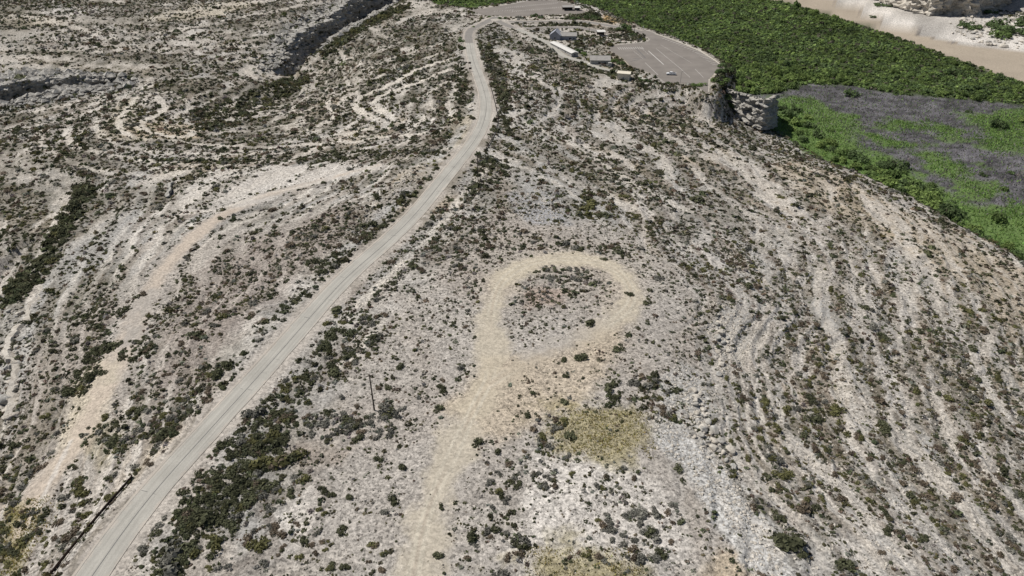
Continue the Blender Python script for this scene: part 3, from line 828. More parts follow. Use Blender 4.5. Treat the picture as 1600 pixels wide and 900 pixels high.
i_old = int(np.argmin(np.hypot(*(road - at([(734, 67)])[0]).T)))
wob = (np.array([fbm(np.array([i * .4]), np.array([3.0]), 1, 3, 5)[0] for i in range(len(road))]) - .5) * .5
pr = tag(strip("paved_road", road, road_z, (3.75 + wob)[:i_old + 1], (3.25 - wob[::-1])[:i_old + 1], M_ROAD, .02, 0, i_old + 1), kind="structure")
ar = tag(strip("asphalt_road", road, road_z, 3.9, 3.5, M_ASPH, .02, i_old, None), kind="structure")
o = strip("seam_line", road, road_z, .09, .09, M_SEAM, .026, 0, i_old + 1, .003, .15); o.parent = pr
o = strip("seam_line", road, road_z, .04, .04, M_SEAM, .026, 0, i_old + 1, .003, -3.1); o.parent = pr
for k in range(46):                                                    # cross cracks and short joints in the seal
    i = int(rng.integers(4, i_old - 4)); a = rng.uniform(-3.2, 1.0); b = a + rng.uniform(.8, 2.2)
    T = road[i + 1] - road[i]; T = T / np.hypot(*T); Nn = np.array([T[1], -T[0]])
    p, q = road[i] + Nn * a, road[i] + Nn * b + T * rng.uniform(-.5, .5)
    z = road_z[i] + .026; w = T * rng.uniform(.03, .06)
    new_mesh("crack", [(*(p - w), z), (*(q - w), z), (*(q + w), z), (*(p + w), z)], [(0, 1, 2, 3)], M_SEAM, pr)
for s, w, z, nm in zip(SVC, SVC_W, SVC_Z, ("loop_road", "yard_road", "service_lane")):
    tag(strip(nm, s, z, w / 2, w / 2, M_ASPH if nm != "service_lane" else M_ROAD, .015), kind="structure")

def slab(name, poly, z, material, thick=.3):
    n = len(poly)
    V = [(x, y, z) for x, y in poly] + [(x, y, z - thick) for x, y in poly]
    F = [tuple(range(n))] + [(i, i + n, (i + 1) % n + n, (i + 1) % n) for i in range(n)]
    return new_mesh(name, V, F, material)
lot = tag(slab("car_park", LOT, LOT_Z + .05, M_LOT), kind="structure")
uplot = tag(slab("upper_car_park", UPLOT, UP_Z + .05, M_LOT), kind="structure")

def line_on(name, p, q, z, w, material, parent, h=.012):
    p, q = np.array(p, float), np.array(q, float); d = q - p; L = np.hypot(*d)
    o = MB().box((p[0] + q[0]) / 2, (p[1] + q[1]) / 2, z + h / 2, L, w, h, math.atan2(d[1], d[0])).build(name, material, parent)
    return o
def lot_pt(px, py, z=LOT_Z): return at_z(px, py, z)
zl = LOT_Z + .052
edge = [lot_pt(*q) for q in ((1023, 52.8), (1050, 61.6), (1072, 70.5), (1095, 80.6), (1117, 94.6), (1130, 104.5))]
for a, b in zip(edge[:-1], edge[1:]): line_on("kerb", a, b, zl, .85, M_KERB, lot, .16)
line_on("kerb", lot_pt(1108, 124), lot_pt(1107.6, 144), zl, .5, M_KERB, lot, .16)
el = smooth_line(edge, 3.4)
for i in range(4, len(el) - 2):
    T = el[i + 1] - el[i]; T /= np.hypot(*T); Nn = np.array([-T[1], T[0]])
    if Nn[0] > 0: Nn = -Nn
    D = Nn * .92 + T * .35
    line_on("bay_line", el[i] + Nn * .7, el[i] + D * 6.0, zl, .32, M_PAINT, lot)
for a, b, w in (((1013, 79.5), (1037, 101), .55), ((1002, 75), (1013, 85), .16), ((1025, 76), (1063, 107), .2), ((1063, 107), (1078, 121), .2), ((1008, 98), (1028, 117), .22),
                ((1086, 108), (1099, 121), .2), ((1032, 70), (1080, 98), .14), ((990, 80), (1005, 92), .16)):
    line_on("lane_line", lot_pt(*a), lot_pt(*b), zl, w, M_PAINT, lot)
for a, b in (((988, 92), (1008, 90.5)), ((994, 76), (1009, 91)), ((985, 96), (999, 93))):
    line_on("tar_seam", lot_pt(*a), lot_pt(*b), zl, .6, M_SEAM, lot)
a0, a1 = lot_pt(965, 74), lot_pt(1002, 73)
for k in range(12):
    p = a0 + (a1 - a0) * k / 11
    line_on("bay_line", p, p + np.array([.6, -6.5]), zl, .32, M_PAINT, lot)
for row, (p0, p1, n) in enumerate(((( 790, 13.5), (870, 5.5), 26), ((800, 19), (875, 12.5), 24), ((772, 19), (800, 17), 8))):
    a, b = lot_pt(*p0, UP_Z), lot_pt(*p1, UP_Z)
    for k in range(n):
        p = a + (b - a) * k / (n - 1)
        line_on("bay_line", p, p + np.array([1.0, 6.0]), UP_Z + .052, .2, M_PAINT, uplot)

# ------------------------------------------------------------------ guard rails
def guard_rail(line, label, height=.75, hrail=.34):
    line = smooth_line(line, 2.0)
    zs = ground(line[:, 0], line[:, 1])
    zs = resmooth(zs, 4)
    root = empty("guard_rail", (line[0][0], line[0][1], zs[0]))
    tag(root, label, "guard rail", "steel guard rails along the paved road")
    T = np.gradient(line, axis=0); T /= np.linalg.norm(T, axis=1)[:, None]; Nn = np.stack([T[:, 1], -T[:, 0]], -1)
    o0 = np.array([line[0][0], line[0][1], zs[0]])
    V, F = [], []
    prof = [(.10, 0), (.10, .10), (.04, .17), (.10, .24), (.10, hrail), (.05, hrail), (.0, .24), (.0, .1), (.05, 0)]
    for i in range(len(line)):
        for off, up in prof:
            p = line[i] + Nn[i] * off
            V.append((p[0] - o0[0], p[1] - o0[1], zs[i] - o0[2] + height - hrail + up))
        if i:
            n = len(prof)
            for k in range(n):
                j = (k + 1) % n; F.append(((i - 1) * n + k, (i - 1) * n + j, i * n + j, i * n + k))
    n = len(prof); F.append(tuple(range(n))); F.append(tuple(reversed(range((len(line) - 1) * n, len(line) * n))))
    new_mesh("rail", V, F, M_RUST, root)
    proto = None
    for i in range(0, len(line), 2):
        if proto is None:
            ob = MB().box(0, 0, height / 2 - .2, .16, .14, height + .4).build("post", M_RUST, root); proto = ob
        else:
            ob = proto.copy(); COL.objects.link(ob); ob.parent = root
        p = line[i] - Nn[i] * .08
        ob.location = (p[0] - o0[0], p[1] - o0[1], zs[i] - o0[2]); ob.rotation_euler = (0, 0, math.atan2(T[i][1], T[i][0]))
    return root
guard_rail(at([(60, 930), (84, 899), (125, 850), (170, 798), (210, 752)]), "long dark rusty guard rail beside the paved road at its widest near end", 1.0, .75)
guard_rail(at([(764, 128), (769, 145), (774, 165), (778, 186), (776, 200), (768, 220), (757, 238)]), "bent rusty guard rail on the outer edge of the road bend", .85, .5)

# ------------------------------------------------------------------ poles, posts and signs
def utility_pole(px, py, h, lean, label):
    x, y, z = spot(px, py)
    root = empty("utility_pole", (x, y, z)); tag(root, label, "utility pole", "wooden utility poles along the ridge")
    MB().tube((0, 0, -.6), (lean * h, 0, h), .19, .13, 10).build("pole", M_TIMBER, root)
    MB().box(lean * h * .95, 0, h * .955, 1.9, .12, .14, .5).build("crossarm", M_TIMBER, root)
    for k in (-.8, 0.25, .8):
        MB().tube((lean * h * .95 + k * math.cos(.5), k * math.sin(.5), h * .955 + .07), (lean * h * .95 + k * math.cos(.5), k * math.sin(.5), h * .955 + .25), .05, .04, 6).build("insulator", M_GREYWALL, root)
    return root
utility_pole(585, 641, 11.2, 0, "dark wooden utility pole standing alone on gravel between paved road and sandy track")
utility_pole(747, 286, 12.0, 0, "wooden utility pole among dark shrubs just right of the paved road")
utility_pole(824, 160, 12.6, 0, "thin wooden utility pole on the stony slope below the car park buildings")
utility_pole(920, 62, 8.5, 0, "short wooden utility pole between the buildings and the small shelter")
utility_pole(991, 53, 10.0, 0, "wooden utility pole at the trees where loop road meets car park")

x, y, z = spot(456, 708)
root = tag(empty("marker_post", (x, y, z)), "short dark timber post standing at the edge of bare brown patch", "post")
MB().tube((0, 0, -.4), (-.1, 0, 2.6), .11, .09, 8).build("post", M_TIMBER, root)
MB().box(-.1, 0, 2.5, .5, .1, .35, .3).build("cap", M_TIMBER, root)

x, y, z = spot(1063, 129)
root = tag(empty("lamp_post", (x, y, z)), "tall grey lamp post beside the white pickup in the car park", "lamp post")
MB().tube((0, 0, -.3), (0, 0, 7.2), .11, .07, 8).build("pole", M_STEEL, root)
MB().tube((0, 0, 7.1), (1.2, .2, 7.35), .05, .04, 6).build("arm", M_STEEL, root)
MB().box(1.35, .22, 7.33, .6, .28, .14).build("lamp_head", M_STEEL, root)
MB().box(0, 0, .1, .5, .5, .4).build("base", M_KERB, root)

for px, py, lb in ((734, 103, "farther of the two dark road signs on the pale shoulder left of the bend"), (735, 112, "nearer of the two dark road signs on the pale shoulder left of the bend")):
    x, y, z = spot(px, py)
    root = tag(empty("road_sign", (x, y, z), .25), lb, "road sign", "signs on the road shoulder")
    MB().tube((-.5, 0, -.3), (-.5, 0, 2.4), .05, .05, 6).build("post", M_STEEL, root)
    MB().tube((.5, 0, -.3), (.5, 0, 2.4), .05, .05, 6).build("post", M_STEEL, root)
    MB().box(0, -.08, 1.9, 1.7, .06, 1.1).build("panel", M_RUST, root)

x, y, z = spot(1005, 45)
root = tag(empty("marker_post", (x, y, z)), "small white post at the head of the car park", "post")
MB().box(0, 0, .7, .5, .5, 1.9).build("post", M_WHITE, root)
MB().box(0, 0, 1.7, .62, .62, .1).build("cap", M_WHITE, root)
x, y, z = spot(817, 41)
root = tag(empty("marker_post", (x, y, z)), "white post at the road fork by the clipped dark bushes", "post")
MB().box(0, 0, 1.0, .6, .5, 2.4).build("post", M_WHITE, root)
MB().box(0, 0, 2.25, .72, .62, .1).build("cap", M_WHITE, root)

# ------------------------------------------------------------------ buildings
def gable(name, px, py, L, D, hw, hr, rz, wallm, roofm, label, doors=(), wins=(), over=.45, cat="building"):
    """L along local x (ridge), D along local y; front is local -y"""
    x, y, z = spot(px, py)
    xs = np.array([x + a * L / 2 * math.cos(rz) - b * D / 2 * math.sin(rz) for a in (-1, 1) for b in (-1, 1)])
    ys = np.array([y + a * L / 2 * math.sin(rz) + b * D / 2 * math.cos(rz) for a in (-1, 1) for b in (-1, 1)])
    z = float(ground(xs, ys).min()) + .15
    root = tag(empty(name, (x, y, z), rz), label, cat)
    MB().box(0, 0, -.5, L + .3, D + .3, 1.0).build("foundation", M_KERB, root)
    MB().prism([(-D / 2, .0), (D / 2, 0), (D / 2, hw), (0, hw + hr), (-D / 2, hw)], L).build("wall", wallm, root)
    s = math.hypot(D / 2, hr); k = (D / 2 + over) / (D / 2)
    t = .14
    for sg in (-1, 1):
        prof = [(0, hw + hr + .02), (sg * D / 2 * k, hw + hr + .02 - hr * k), (sg * D / 2 * k, hw + hr + .02 + t - hr * k), (0, hw + hr + .02 + t)]
        if sg > 0: prof = prof[::-1]
        MB().prism(prof, L + 2 * over).build("roof", roofm, root)
    MB().box(0, 0, hw + hr + t + .05, L + 2 * over, .3, .08).build("ridge_cap", roofm, root)
    for fx, side in doors:
        yy = -D / 2 - .04 if side < 0 else D / 2 + .04
        d = MB().box(fx, yy, 1.02, 1.0, .08, 2.04).build("door", M_GREYWALL, root)
        MB().box(fx + .35, yy + side * .07, 1.0, .12, .06, .06).build("handle", M_STEEL, d)
    for fx, fz, w, h, side in wins:
        if abs(side) == 1:
            yy = side * (D / 2 + .03)
            fr = MB().box(fx, yy, fz, w + .2, .08, h + .2).build("window", M_WHITE, root)
            MB().box(fx, yy + side * .05, fz, w, .04, h).build("pane", M_GLASS, fr)
        else:
            xx = (1 if side > 0 else -1) * (L / 2 + .03)
            fr = MB().box(xx, fx, fz, .08, w + .2, h + .2).build("window", M_WHITE, root)
            MB().box(xx + math.copysign(.05, xx), fx, fz, .04, w, h).build("pane", M_GLASS, fr)
    return root, z
house, hz = gable("grey_house", 937, 99, 13.0, 8.5, 4.4, 1.9, -.06, M_GREYWALL, M_ROOFG, "grey house with pitched metal roof above the car park slope", doors=((-3.2, -1),),
      wins=((-.5, 2.6, 1.6, 1.1, -1), (3.4, 2.6, 1.6, 1.1, -1), (0, 2.6, 1.4, 1.1, 2)))
MB().box(1.8, -6.0, .9, 9.0, .25, 1.9).build("terrace_wall", M_WHITE, house)
MB().box(6.4, -5.2, 1.6, 2.2, 1.8, 3.3).build("store", M_WHITE, house)
MB().box(-7.3, -4.0, .9, 1.6, 1.4, 2.0).build("tank", M_WHITE, house)
p0, p1 = np.array(spot(866, 71)[:2]), np.array(spot(896, 88)[:2])
c = (p0 + p1) / 2; d = p1 - p0
gable("white_roofed_shed", *[float(v) for v in (881, 79)], float(np.hypot(*d)) + 3, 5.0, 3.0, .55, math.atan2(d[1], d[0]), M_GREYWALL, M_WHITE,
      "long narrow building with bright white roof on the slope", doors=((2, -1),), wins=((-4, 1.7, 1.2, .9, -1), (7, 1.7, 1.2, .9, -1), (0, 1.7, 1.2, .9, 2)))
gable("cream_shed", 975, 121, 7.6, 5.6, 4.4, .7, -.30, M_CREAM, M_CREAM, "cream shed with flat pale roof lowest beside the car park", doors=((0, -1),), wins=((0, 2.2, 1.4, 1.4, 2),))
gable("blue_grey_barn", 868.5, 60, 9.0, 8.0, 4.2, 3.0, 1.35, M_BLUEGREY, M_BLUEGREY, "blue grey barn with tall gable left of its lower annex", doors=((0, -1),), wins=((0, 2.2, 1.2, 1.0, -2),))
gable("grey_annex", 887.5, 61, 12.0, 8.0, 4.0, 1.7, -.04, M_BLUEGREY, M_ROOFG, "pale roofed grey annex right of the blue grey barn", doors=((-3, -1),), wins=((1.4, 2.2, 1.8, 1.1, -1), (4.2, 2.2, 1.0, 1.1, -1)))

def shelter(px, py, L, D, h, rz, label, roofm):
    x, y, z = spot(px, py)
    root = tag(empty("picnic_shelter", (x, y, z), rz), label, "shelter", "open shelters by the car parks")
    MB().prism([(-D / 2, h), (D / 2, h + .5), (D / 2, h + .7), (-D / 2, h + .2)], L).build("roof", roofm, root)
    for a in (-1, 1):
        for b in (-1, 1): MB().box(a * (L / 2 - .35), b * (D / 2 - .35), h / 2 - .1, .22, .22, h + .1).build("post", M_TIMBER, root)
    MB().box(0, D / 2 - .3, h / 2, L - 1.0, .15, h).build("back_wall", M_TIMBER, root)
    MB().box(0, 0, .0, L + .6, D + .6, .24).build("floor", M_KERB, root)
    MB().box(0, 0, .75, 2.0, .8, .08).build("table", M_GREYWALL, root)
    for b in (-1, 1): MB().box(0, b * .8, .45, 2.0, .3, .07).build("bench", M_GREYWALL, root)
    return root
shelter(939, 54, 6.5, 5, 3.2, .05, "white roofed open shelter right of the barn and annex", M_WHITE)
shelter(887, 17, 9.5, 6, 3.0, .05, "grey roofed open shelter at the upper car park", M_ROOFG)
shelter(902, 18, 5, 4, 2.6, .05, "small white roofed shelter on the rim beyond the upper car park", M_WHITE)

# ------------------------------------------------------------------ the pickup
def pickup(px, py, rz):
    p = at_z(px, py, LOT_Z + .05)
    root = tag(empty("pickup_truck", (float(p[0]), float(p[1]), LOT_Z + .05), rz), "white pickup truck parked alone in the car park near the slope", "pickup truck")
    Lh = 2.95
    # lower body, front towards -x
    body = MB()
    prof = [(-2.9, .55), (-2.95, .95), (-2.8, 1.15), (-1.35, 1.25), (2.85, 1.25), (2.95, .95), (2.9, .5)]
    b0 = len(body.v)
    for yy in (-.98, .98):
        for x_, z_ in prof: body.v.append((x_, yy, z_))
    n = len(prof)
    for i in range(n):
        j = (i + 1) % n; body.f.append((i, j, n + j, n + i))
    body.f.append(tuple(reversed(range(n)))); body.f.append(tuple(range(n, 2 * n)))
    body.build("body", M_CARPAINT, root)
    cab = MB()
    lo = [(-1.35, -.93), (.95, -.93), (.95, .93), (-1.35, .93)]; hi = [(-.65, -.78), (.75, -.78), (.75, .78), (-.65, .78)]
    cab.v = [(x_, y_, 1.25) for x_, y_ in lo] + [(x_, y_, 1.92) for x_, y_ in hi]
    cab.f = [(3, 2, 1, 0), (4, 5, 6, 7), (0, 1, 5, 4), (1, 2, 6, 5), (2, 3, 7, 6), (3, 0, 4, 7)]
    cab.build("cab", M_CARPAINT, root)
    for s in (-1, 1):
        g = MB(); g.v = [(-1.05, s * .915, 1.34), (.8, s * .915, 1.34), (.68, s * .825, 1.82), (-.6, s * .825, 1.82)]; g.v += [(a, b_ - s * .05, c_) for a, b_, c_ in g.v]
        g.f = [(0, 1, 2, 3), (7, 6, 5, 4), (0, 4, 5, 1), (1, 5, 6, 2), (2, 6, 7, 3), (3, 7, 4, 0)]; g.build("side_window", M_GLASS, root)
    g = MB(); g.v = [(-1.33, -.8, 1.3), (-1.33, .8, 1.3), (-.72, .7, 1.88), (-.72, -.7, 1.88)]; g.v += [(a + .08, b_, c_ - .08) for a, b_, c_ in g.v]
    g.f = [(0, 1, 2, 3), (7, 6, 5, 4), (0, 4, 5, 1), (1, 5, 6, 2), (2, 6, 7, 3), (3, 7, 4, 0)]; g.build("windscreen", M_GLASS, root)
    MB().box(1.95, 0, 1.262, 1.7, 1.6, .02).build("bed_liner", M_DARK, root)
    for s in (-1, 1): MB().box(1.95, s * .9, 1.34, 1.9, .14, .2).build("bed_rail", M_CARPAINT, root)
    MB().box(2.9, 0, 1.34, .1, 1.9, .2).build("tailgate", M_CARPAINT, root)
    MB().box(-2.98, 0, .6, .16, 1.9, .22).build("bumper", M_STEEL, root)
    MB().box(2.99, 0, .58, .16, 1.9, .2).build("bumper", M_STEEL, root)
    for s in (-1, 1):
        MB().box(-2.93, s * .75, .95, .08, .34, .18).build("headlight", M_WHITE, root)
        MB().box(2.95, s * .86, 1.0, .06, .16, .34).build("tail_light", M_REDLAMP, root)
        MB().box(-1.0, s * 1.06, 1.36, .12, .2, .16).build("mirror", M_CARPAINT, root)
        for x_ in (-1.85, 1.8):
            w = MB().tube((x_, s * .74, .39), (x_, s * 1.0, .39), .39, .39, 16).build("wheel", M_TYRE, root)
            MB().tube((x_, s * .98, .39), (x_, s * 1.015, .39), .22, .2, 12).build("rim", M_STEEL, w)
pickup(1048.5, 117.0, -.10)

# ------------------------------------------------------------------ cliffs
TOPS = []
def cliff(name, line, zb, zt, depth, seed, material, flip=False, step=.9, layers=7, lump=1.6, kind="structure", tail=7.0, push=0.0, rug=1.0):
    """a layered rock wall along a line; the face looks to the line's right (or left if flip)"""
    L = smooth_line(line, step)
    n = len(L)
    T = np.gradient(L, axis=0); T /= np.linalg.norm(T, axis=1)[:, None]; Nn = np.stack([T[:, 1], -T[:, 0]], -1) * (-1 if flip else 1)
    L = L + Nn * push
    zb = np.interp(np.linspace(0, 1, n), np.linspace(0, 1, len(zb)), zb); zt = np.interp(np.linspace(0, 1, n), np.linspace(0, 1, len(zt)), zt)
    run = np.arange(n) * step
    r2 = np.random.default_rng(seed)
    lay = r2.uniform(-.5, 1.0, layers + 1)
    nv = 26
    rows = []
    for j in range(nv):
        t = j / (nv - 1)
        z = zb + (zt - zb) * t
        li = t * layers; l0 = int(min(layers - 1, math.floor(li)))
        lw = fbm(run + l0 * 37, np.full(n, l0 * 9.0), 6, 3, seed + l0)
        off = lay[l0] * .9 + (lw - .5) * lump * 1.6 + (fbm(run, z * 1.7, 2.2, 4, seed + 50, .6) - .5) * lump * 1.2 + (fbm(run, z * .3, 14, 2, seed + 60) - .5) * lump * 3 - t * 2.0
        wd = 1.6 + 2.6 * ((l0 * 7) % 5) / 5
        bl = np.floor(run / wd + l0 * .37); off = off + (_hash(bl, np.full(n, l0), seed) - .5) * lump * 1.1
        cave = sstep(.68, .8, fbm(run, z * 2.0, 7, 2, seed + 77)) * sstep(.9, .6, t) * 2.2
        p = L + Nn * (off - cave)[:, None]
        rows.append(np.column_stack([p, z + (fbm(run, np.full(n, j * 3.0), 3, 2, seed + 5) - .5) * .4]))
    last = rows[-1]
    for k in range(1, 6):
        t = k / 5
        p = last[:, :2] - Nn * (depth * t) + (np.column_stack([fbm(run, np.full(n, k * 5.0), 5, 2, seed + 81), fbm(run, np.full(n, k * 5.0), 5, 2, seed + 82)]) - .5) * 1.2 * rug
        z = last[:, 2] + (fbm(run, np.full(n, k * 4.0), 5, 3, seed + 9, .6) - .5) * 1.6 * rug - t * t * tail
        rows.append(np.column_stack([p, z]))
        if rug > 1: TOPS.append(rows[-1])
    if rug > 1: TOPS.extend(rows[8:26:4])
    V = np.vstack(rows); m = len(rows)
    I = np.arange(m * n).reshape(m, n)
    F = np.stack([I[:-1, :-1], I[:-1, 1:], I[1:, 1:], I[1:, :-1]], -1).reshape(-1, 4)
    if flip: F = F[:, ::-1]
    o = fast_mesh(name, V, F, material)
    tag(o, kind=kind)
    return o
def cz(pts): return [tuple(at_z(a, b, c)) for a, b, c in pts]
# promontory by the car park
cliff("cliff", cz([(1118,152,-22),(1136,170,-28),(1160,190,-33),(1182,207,-37),(1196,210,-39),(1206,202,-40),(1210,188,-41),(1200,170,-41)]), [-26, -33, -38, -41, -42], [-15, -15.5, -16.5, -19.5, -27, -36], 10, 4, M_ROCK, False, .8, 11, 1.7, tail=26)
# canyon, far wall
cliff("cliff", cz([(-60,190,-31),(0,168,-31),(60,155,-31),(110,147,-31),(160,139,-30),(208,131,-29)]), [-34, -33, -32, -30], [-17, -16.5, -17, -19, -24], 14, 11, M_ROCK, False, 1.3, 7, 2.6, tail=3.0, push=6.5, rug=3.2)
cliff("cliff", cz([(408,118,-30),(440,110,-32),(470,84,-33),(505,68,-34),(520,62,-35)]), [-34, -35, -36, -37], [-28, -20, -15.5, -14.5, -17], 14, 21, M_ROCK, False, 1.3, 6, 3.6, tail=3.5, push=4.5, rug=3.2)
cliff("cliff", cz([(528,60,-35),(545,46,-36),(570,34,-36),(600,18,-37),(640,2,-38),(660,-8,-38)]), [-37, -38, -39, -39], [-14, -9, -8, -9, -12], 14, 31, M_ROCK, False, 1.3, 7, 4.2, tail=4.0, push=4.5, rug=3.2)
# west edge by the gully
cliff("cliff", cz([(12,690,-16),(6,650,-16),(14,600,-15.5),(8,560,-15.5),(24,515,-15.5),(40,490,-15),(62,455,-15)]), [-19, -19, -18.5, -19], [-13, -12.2, -12.2, -12.8], 6, 41, M_ROCKPALE, True, .6, 5, 1.2)
cliff("cliff", cz([(262,318,-12.5),(268,316,-12.5),(276,305,-12.5),(278,290,-12.5)]), [-13.5, -13.5, -13], [-9.6, -9.2, -10], 4, 43, M_ROCK, False, .5, 4, .9)
# far river cliff
cliff("cliff", cz([(1310,-22,-37),(1360,-6,-37),(1405,9,-37),(1450,20,-37),(1490,22,-37),(1515,24,-37),(1545,18,-37),(1600,10,-37),(1700,8,-37)]), [-39] * 4, [0, 4, 6, 4, 8], 40, 51, M_ROCKPALE, False, 2.4, 15, 4.5)

# ------------------------------------------------------------------ boulders
def ico(sub=1):
    t = (1 + 5 ** .5) / 2
    v = [(-1, t, 0), (1, t, 0), (-1, -t, 0), (1, -t, 0), (0, -1, t), (0, 1, t), (0, -1, -t), (0, 1, -t), (t, 0, -1), (t, 0, 1), (-t, 0, -1), (-t, 0, 1)]
    f = [(0, 11, 5), (0, 5, 1), (0, 1, 7), (0, 7, 10), (0, 10, 11), (1, 5, 9), (5, 11, 4), (11, 10, 2), (10, 7, 6), (7, 1, 8), (3, 9, 4), (3, 4, 2), (3, 2, 6), (3, 6, 8), (3, 8, 9), (4, 9, 5), (2, 4, 11), (6, 2, 10), (8, 6, 7), (9, 8, 1)]
    v = [np.array(p) / np.linalg.norm(p) for p in v]
    for _ in range(sub):
        cache, nf = {}, []
        def mid(a, b):
            k = (min(a, b), max(a, b))
            if k not in cache:
                p = v[a] + v[b]; v.append(p / np.linalg.norm(p)); cache[k] = len(v) - 1
            return cache[k]
        for a, b, c_ in f:
            x_, y_, z_ = mid(a, b), mid(b, c_), mid(c_, a)
            nf += [(a, x_, z_), (b, y_, x_), (c_, z_, y_), (x_, y_, z_)]
        f = nf
    return np.array(v), np.array(f)
def rock_shape(seed, sub):
    r = np.random.default_rng(seed); v, f = ico(sub)
    n = r.normal(size=(9, 3)); n /= np.linalg.norm(n, axis=1)[:, None]; d = r.uniform(.62, 1.0, 9)
    dots = np.maximum(v @ n.T, 1e-3)
    k = np.minimum((d[None] / dots).min(1), 1.15)
    return v * k[:, None] * np.array([1, r.uniform(.7, .95), r.uniform(.5, .75)]), f
ROCK_HI = []
for s in range(6):
    v, f = rock_shape(s, 2)
    me = bpy.data.meshes.new("boulder"); me.from_pydata([tuple(p) for p in v], [], [tuple(q) for q in f]); me.materials.append(M_ROCK if s % 2 else M_ROCKPALE); ROCK_HI.append(me)
def chip(seed):
    r = np.random.default_rng(seed)
    v = np.array([(1, 0, 0), (0, 1, 0), (-1, 0, 0), (0, -1, 0), (0, 0, 1), (0, 0, -1)], float) * r.uniform(.6, 1.15, (6, 1)) + r.normal(size=(6, 3)) * .15
    v[:, 2] *= .6
    return v, np.array([(0, 1, 4), (1, 2, 4), (2, 3, 4), (3, 0, 4), (1, 0, 5), (2, 1, 5), (3, 2, 5), (0, 3, 5)])
ROCK_LO = [chip(20 + s) for s in range(6)]
def in_frame(x, y, z, m=40):
    d = depth_of(x, y, z)
    u = 800 + F_PX * x / d; v = 450 - F_PX * (y * SP - (CAM_H - z) * CP) / d
    return (u > -m) & (u < 1600 + m) & (v > -m) & (v < 900 + m), u, v, d

# loose stones
def stones(name, polys, dens, rmin, rmax, col, seed):
    r = np.random.default_rng(seed); Vs, Fs, Cs = [], [], []; base = 0
    for p in polys:
        poly = np.array(p); lo, hi = poly.min(0), poly.max(0)
        n = int(np.prod(hi - lo) * dens); x = r.uniform(lo[0], hi[0], n); y = r.uniform(lo[1], hi[1], n)
        k = (sd_poly(x, y, poly, 30) + (fbm(x, y, 4, 2, seed) - .5) * 5 < 0); x, y = x[k], y[k]
        z = ground(x, y)
        ok = in_frame(x, y, z, 30)[0]; x, y, z = x[ok], y[ok], z[ok]
        for i in range(len(x)):
            v, f = ROCK_LO[i % 6]; q = rmin * (rmax / rmin) ** (r.random() ** 2.2); a = r.uniform(0, 6.28); ca, sa = math.cos(a), math.sin(a)
            w = np.column_stack([v[:, 0] * ca - v[:, 1] * sa, v[:, 0] * sa + v[:, 1] * ca, v[:, 2]]) * q + (x[i], y[i], z[i] + q * (.15 if rmax < 1 else .32))
            Vs.append(w); Fs.append(f + base); base += len(v)
    o = fast_mesh(name, np.vstack(Vs), np.vstack(Fs), M_ROCKPALE if col else M_ROCK)
    return tag(o, kind="stuff")
rock_spots = []          # x, y, r, label, group
def boulders(poly_px, n, rmin, rmax, label, group, seed):
    poly = np.array(P(poly_px)); r = np.random.default_rng(seed); k = 0; tries = 0; mine = []
    lo, hi = poly.min(0), poly.max(0)
    while k < n and tries < 4000:
        tries += 1
        p = r.uniform(lo, hi)
        if sd_poly(p[:1], p[1:], poly, 50)[0] < 0:
            mine.append((p[0], p[1], rmin * (rmax / rmin) ** (r.random() ** 2.0))); k += 1
    mine.sort(key=lambda q: -q[2])
    for q, (x_, y_, r_) in enumerate(mine):
        rock_spots.append((x_, y_, r_, (("largest", "second largest", "third largest", "fourth largest", "fifth largest", "sixth largest", "seventh largest", "eighth largest", "ninth largest", "tenth largest")[q] + ' ' + label) if q < 10 else 'ordinary ' + label, group))
RANK = ("largest", "second largest", "third largest", "fourth largest", "fifth largest", "sixth largest", "seventh largest", "eighth largest", "ninth largest", "tenth largest")
for px, py, r, lb in ((1100, 668, 1.2, "round pale boulder topmost of the tumble beside the gravel wash"), (1117, 672, 1.5, "tall grey boulder beside long flat slab at the ledge"), (1116, 687, 1.0, "small rounded boulder under the tall grey one"),
                      (1126, 690, 1.2, "pale boulder right of the small rounded boulder"), (1141, 703, 1.3, "lone pale boulder downhill of the boulder tumble"), (1098, 672, 1.1, "grey split boulder in the middle of the tumble"),
                      (1115, 700, 1.1, "dark edged slab boulder in the tumble"), (9, 622, 2.6, "bright white boulder hanging on the gully edge"), (1373, 74, 3.6, "rounded white boulder standing in the riverbed edge"),
                      (1245, 235, 1.6, "pale boulder on the brink above the thicket"), (1498, 348, 1.2, "white boulder on the brink of the slope by the meadow"), (1137, 110, 1.8, "white rock at the corner of the car park")):
    if px == 1373: px, py = 1568, 74
    p = at([(px, py)])[0]
    rock_spots.append((p[0], p[1], r, lb, "single boulders"))
for q in ((1150, 138, 1.5), (1160, 141, 1.3), (1171, 143, 1.3), (1183, 146, 1.5), (1191, 149, 1.7)):
    p = at_z(q[0], q[1], -12.5); rock_spots.append((p[0], p[1], q[2] * .62, "pale block lying along the top of the promontory cliff", "blocks on the promontory"))
boulders([(1060,640),(1075,600),(1105,610),(1118,660),(1150,720),(1170,760),(1130,730),(1100,720),(1075,680)], 75, .35, 1.0, "pale limestone boulder in the tumble above the gravel wash", "boulders of the ledge tumble", 3)
boulders([(1115,470),(1135,470),(1145,540),(1140,590),(1115,590),(1110,520)], 40, .4, 1.2, "grey boulder along the broken ledge beside the sandy loop", "boulders of the broken ledge", 4)
boulders([(0,480),(40,470),(60,500),(40,560),(45,640),(15,690),(0,690)], 40, .5, 1.5, "pale boulder on the rocky edge above the gully", "boulders on the gully edge", 5)
boulders([(520,420),(640,300),(660,262),(640,262),(560,340),(480,410)], 34, .35, .9, "grey boulder in the rock cut left of the paved road", "boulders of the road cut", 6)
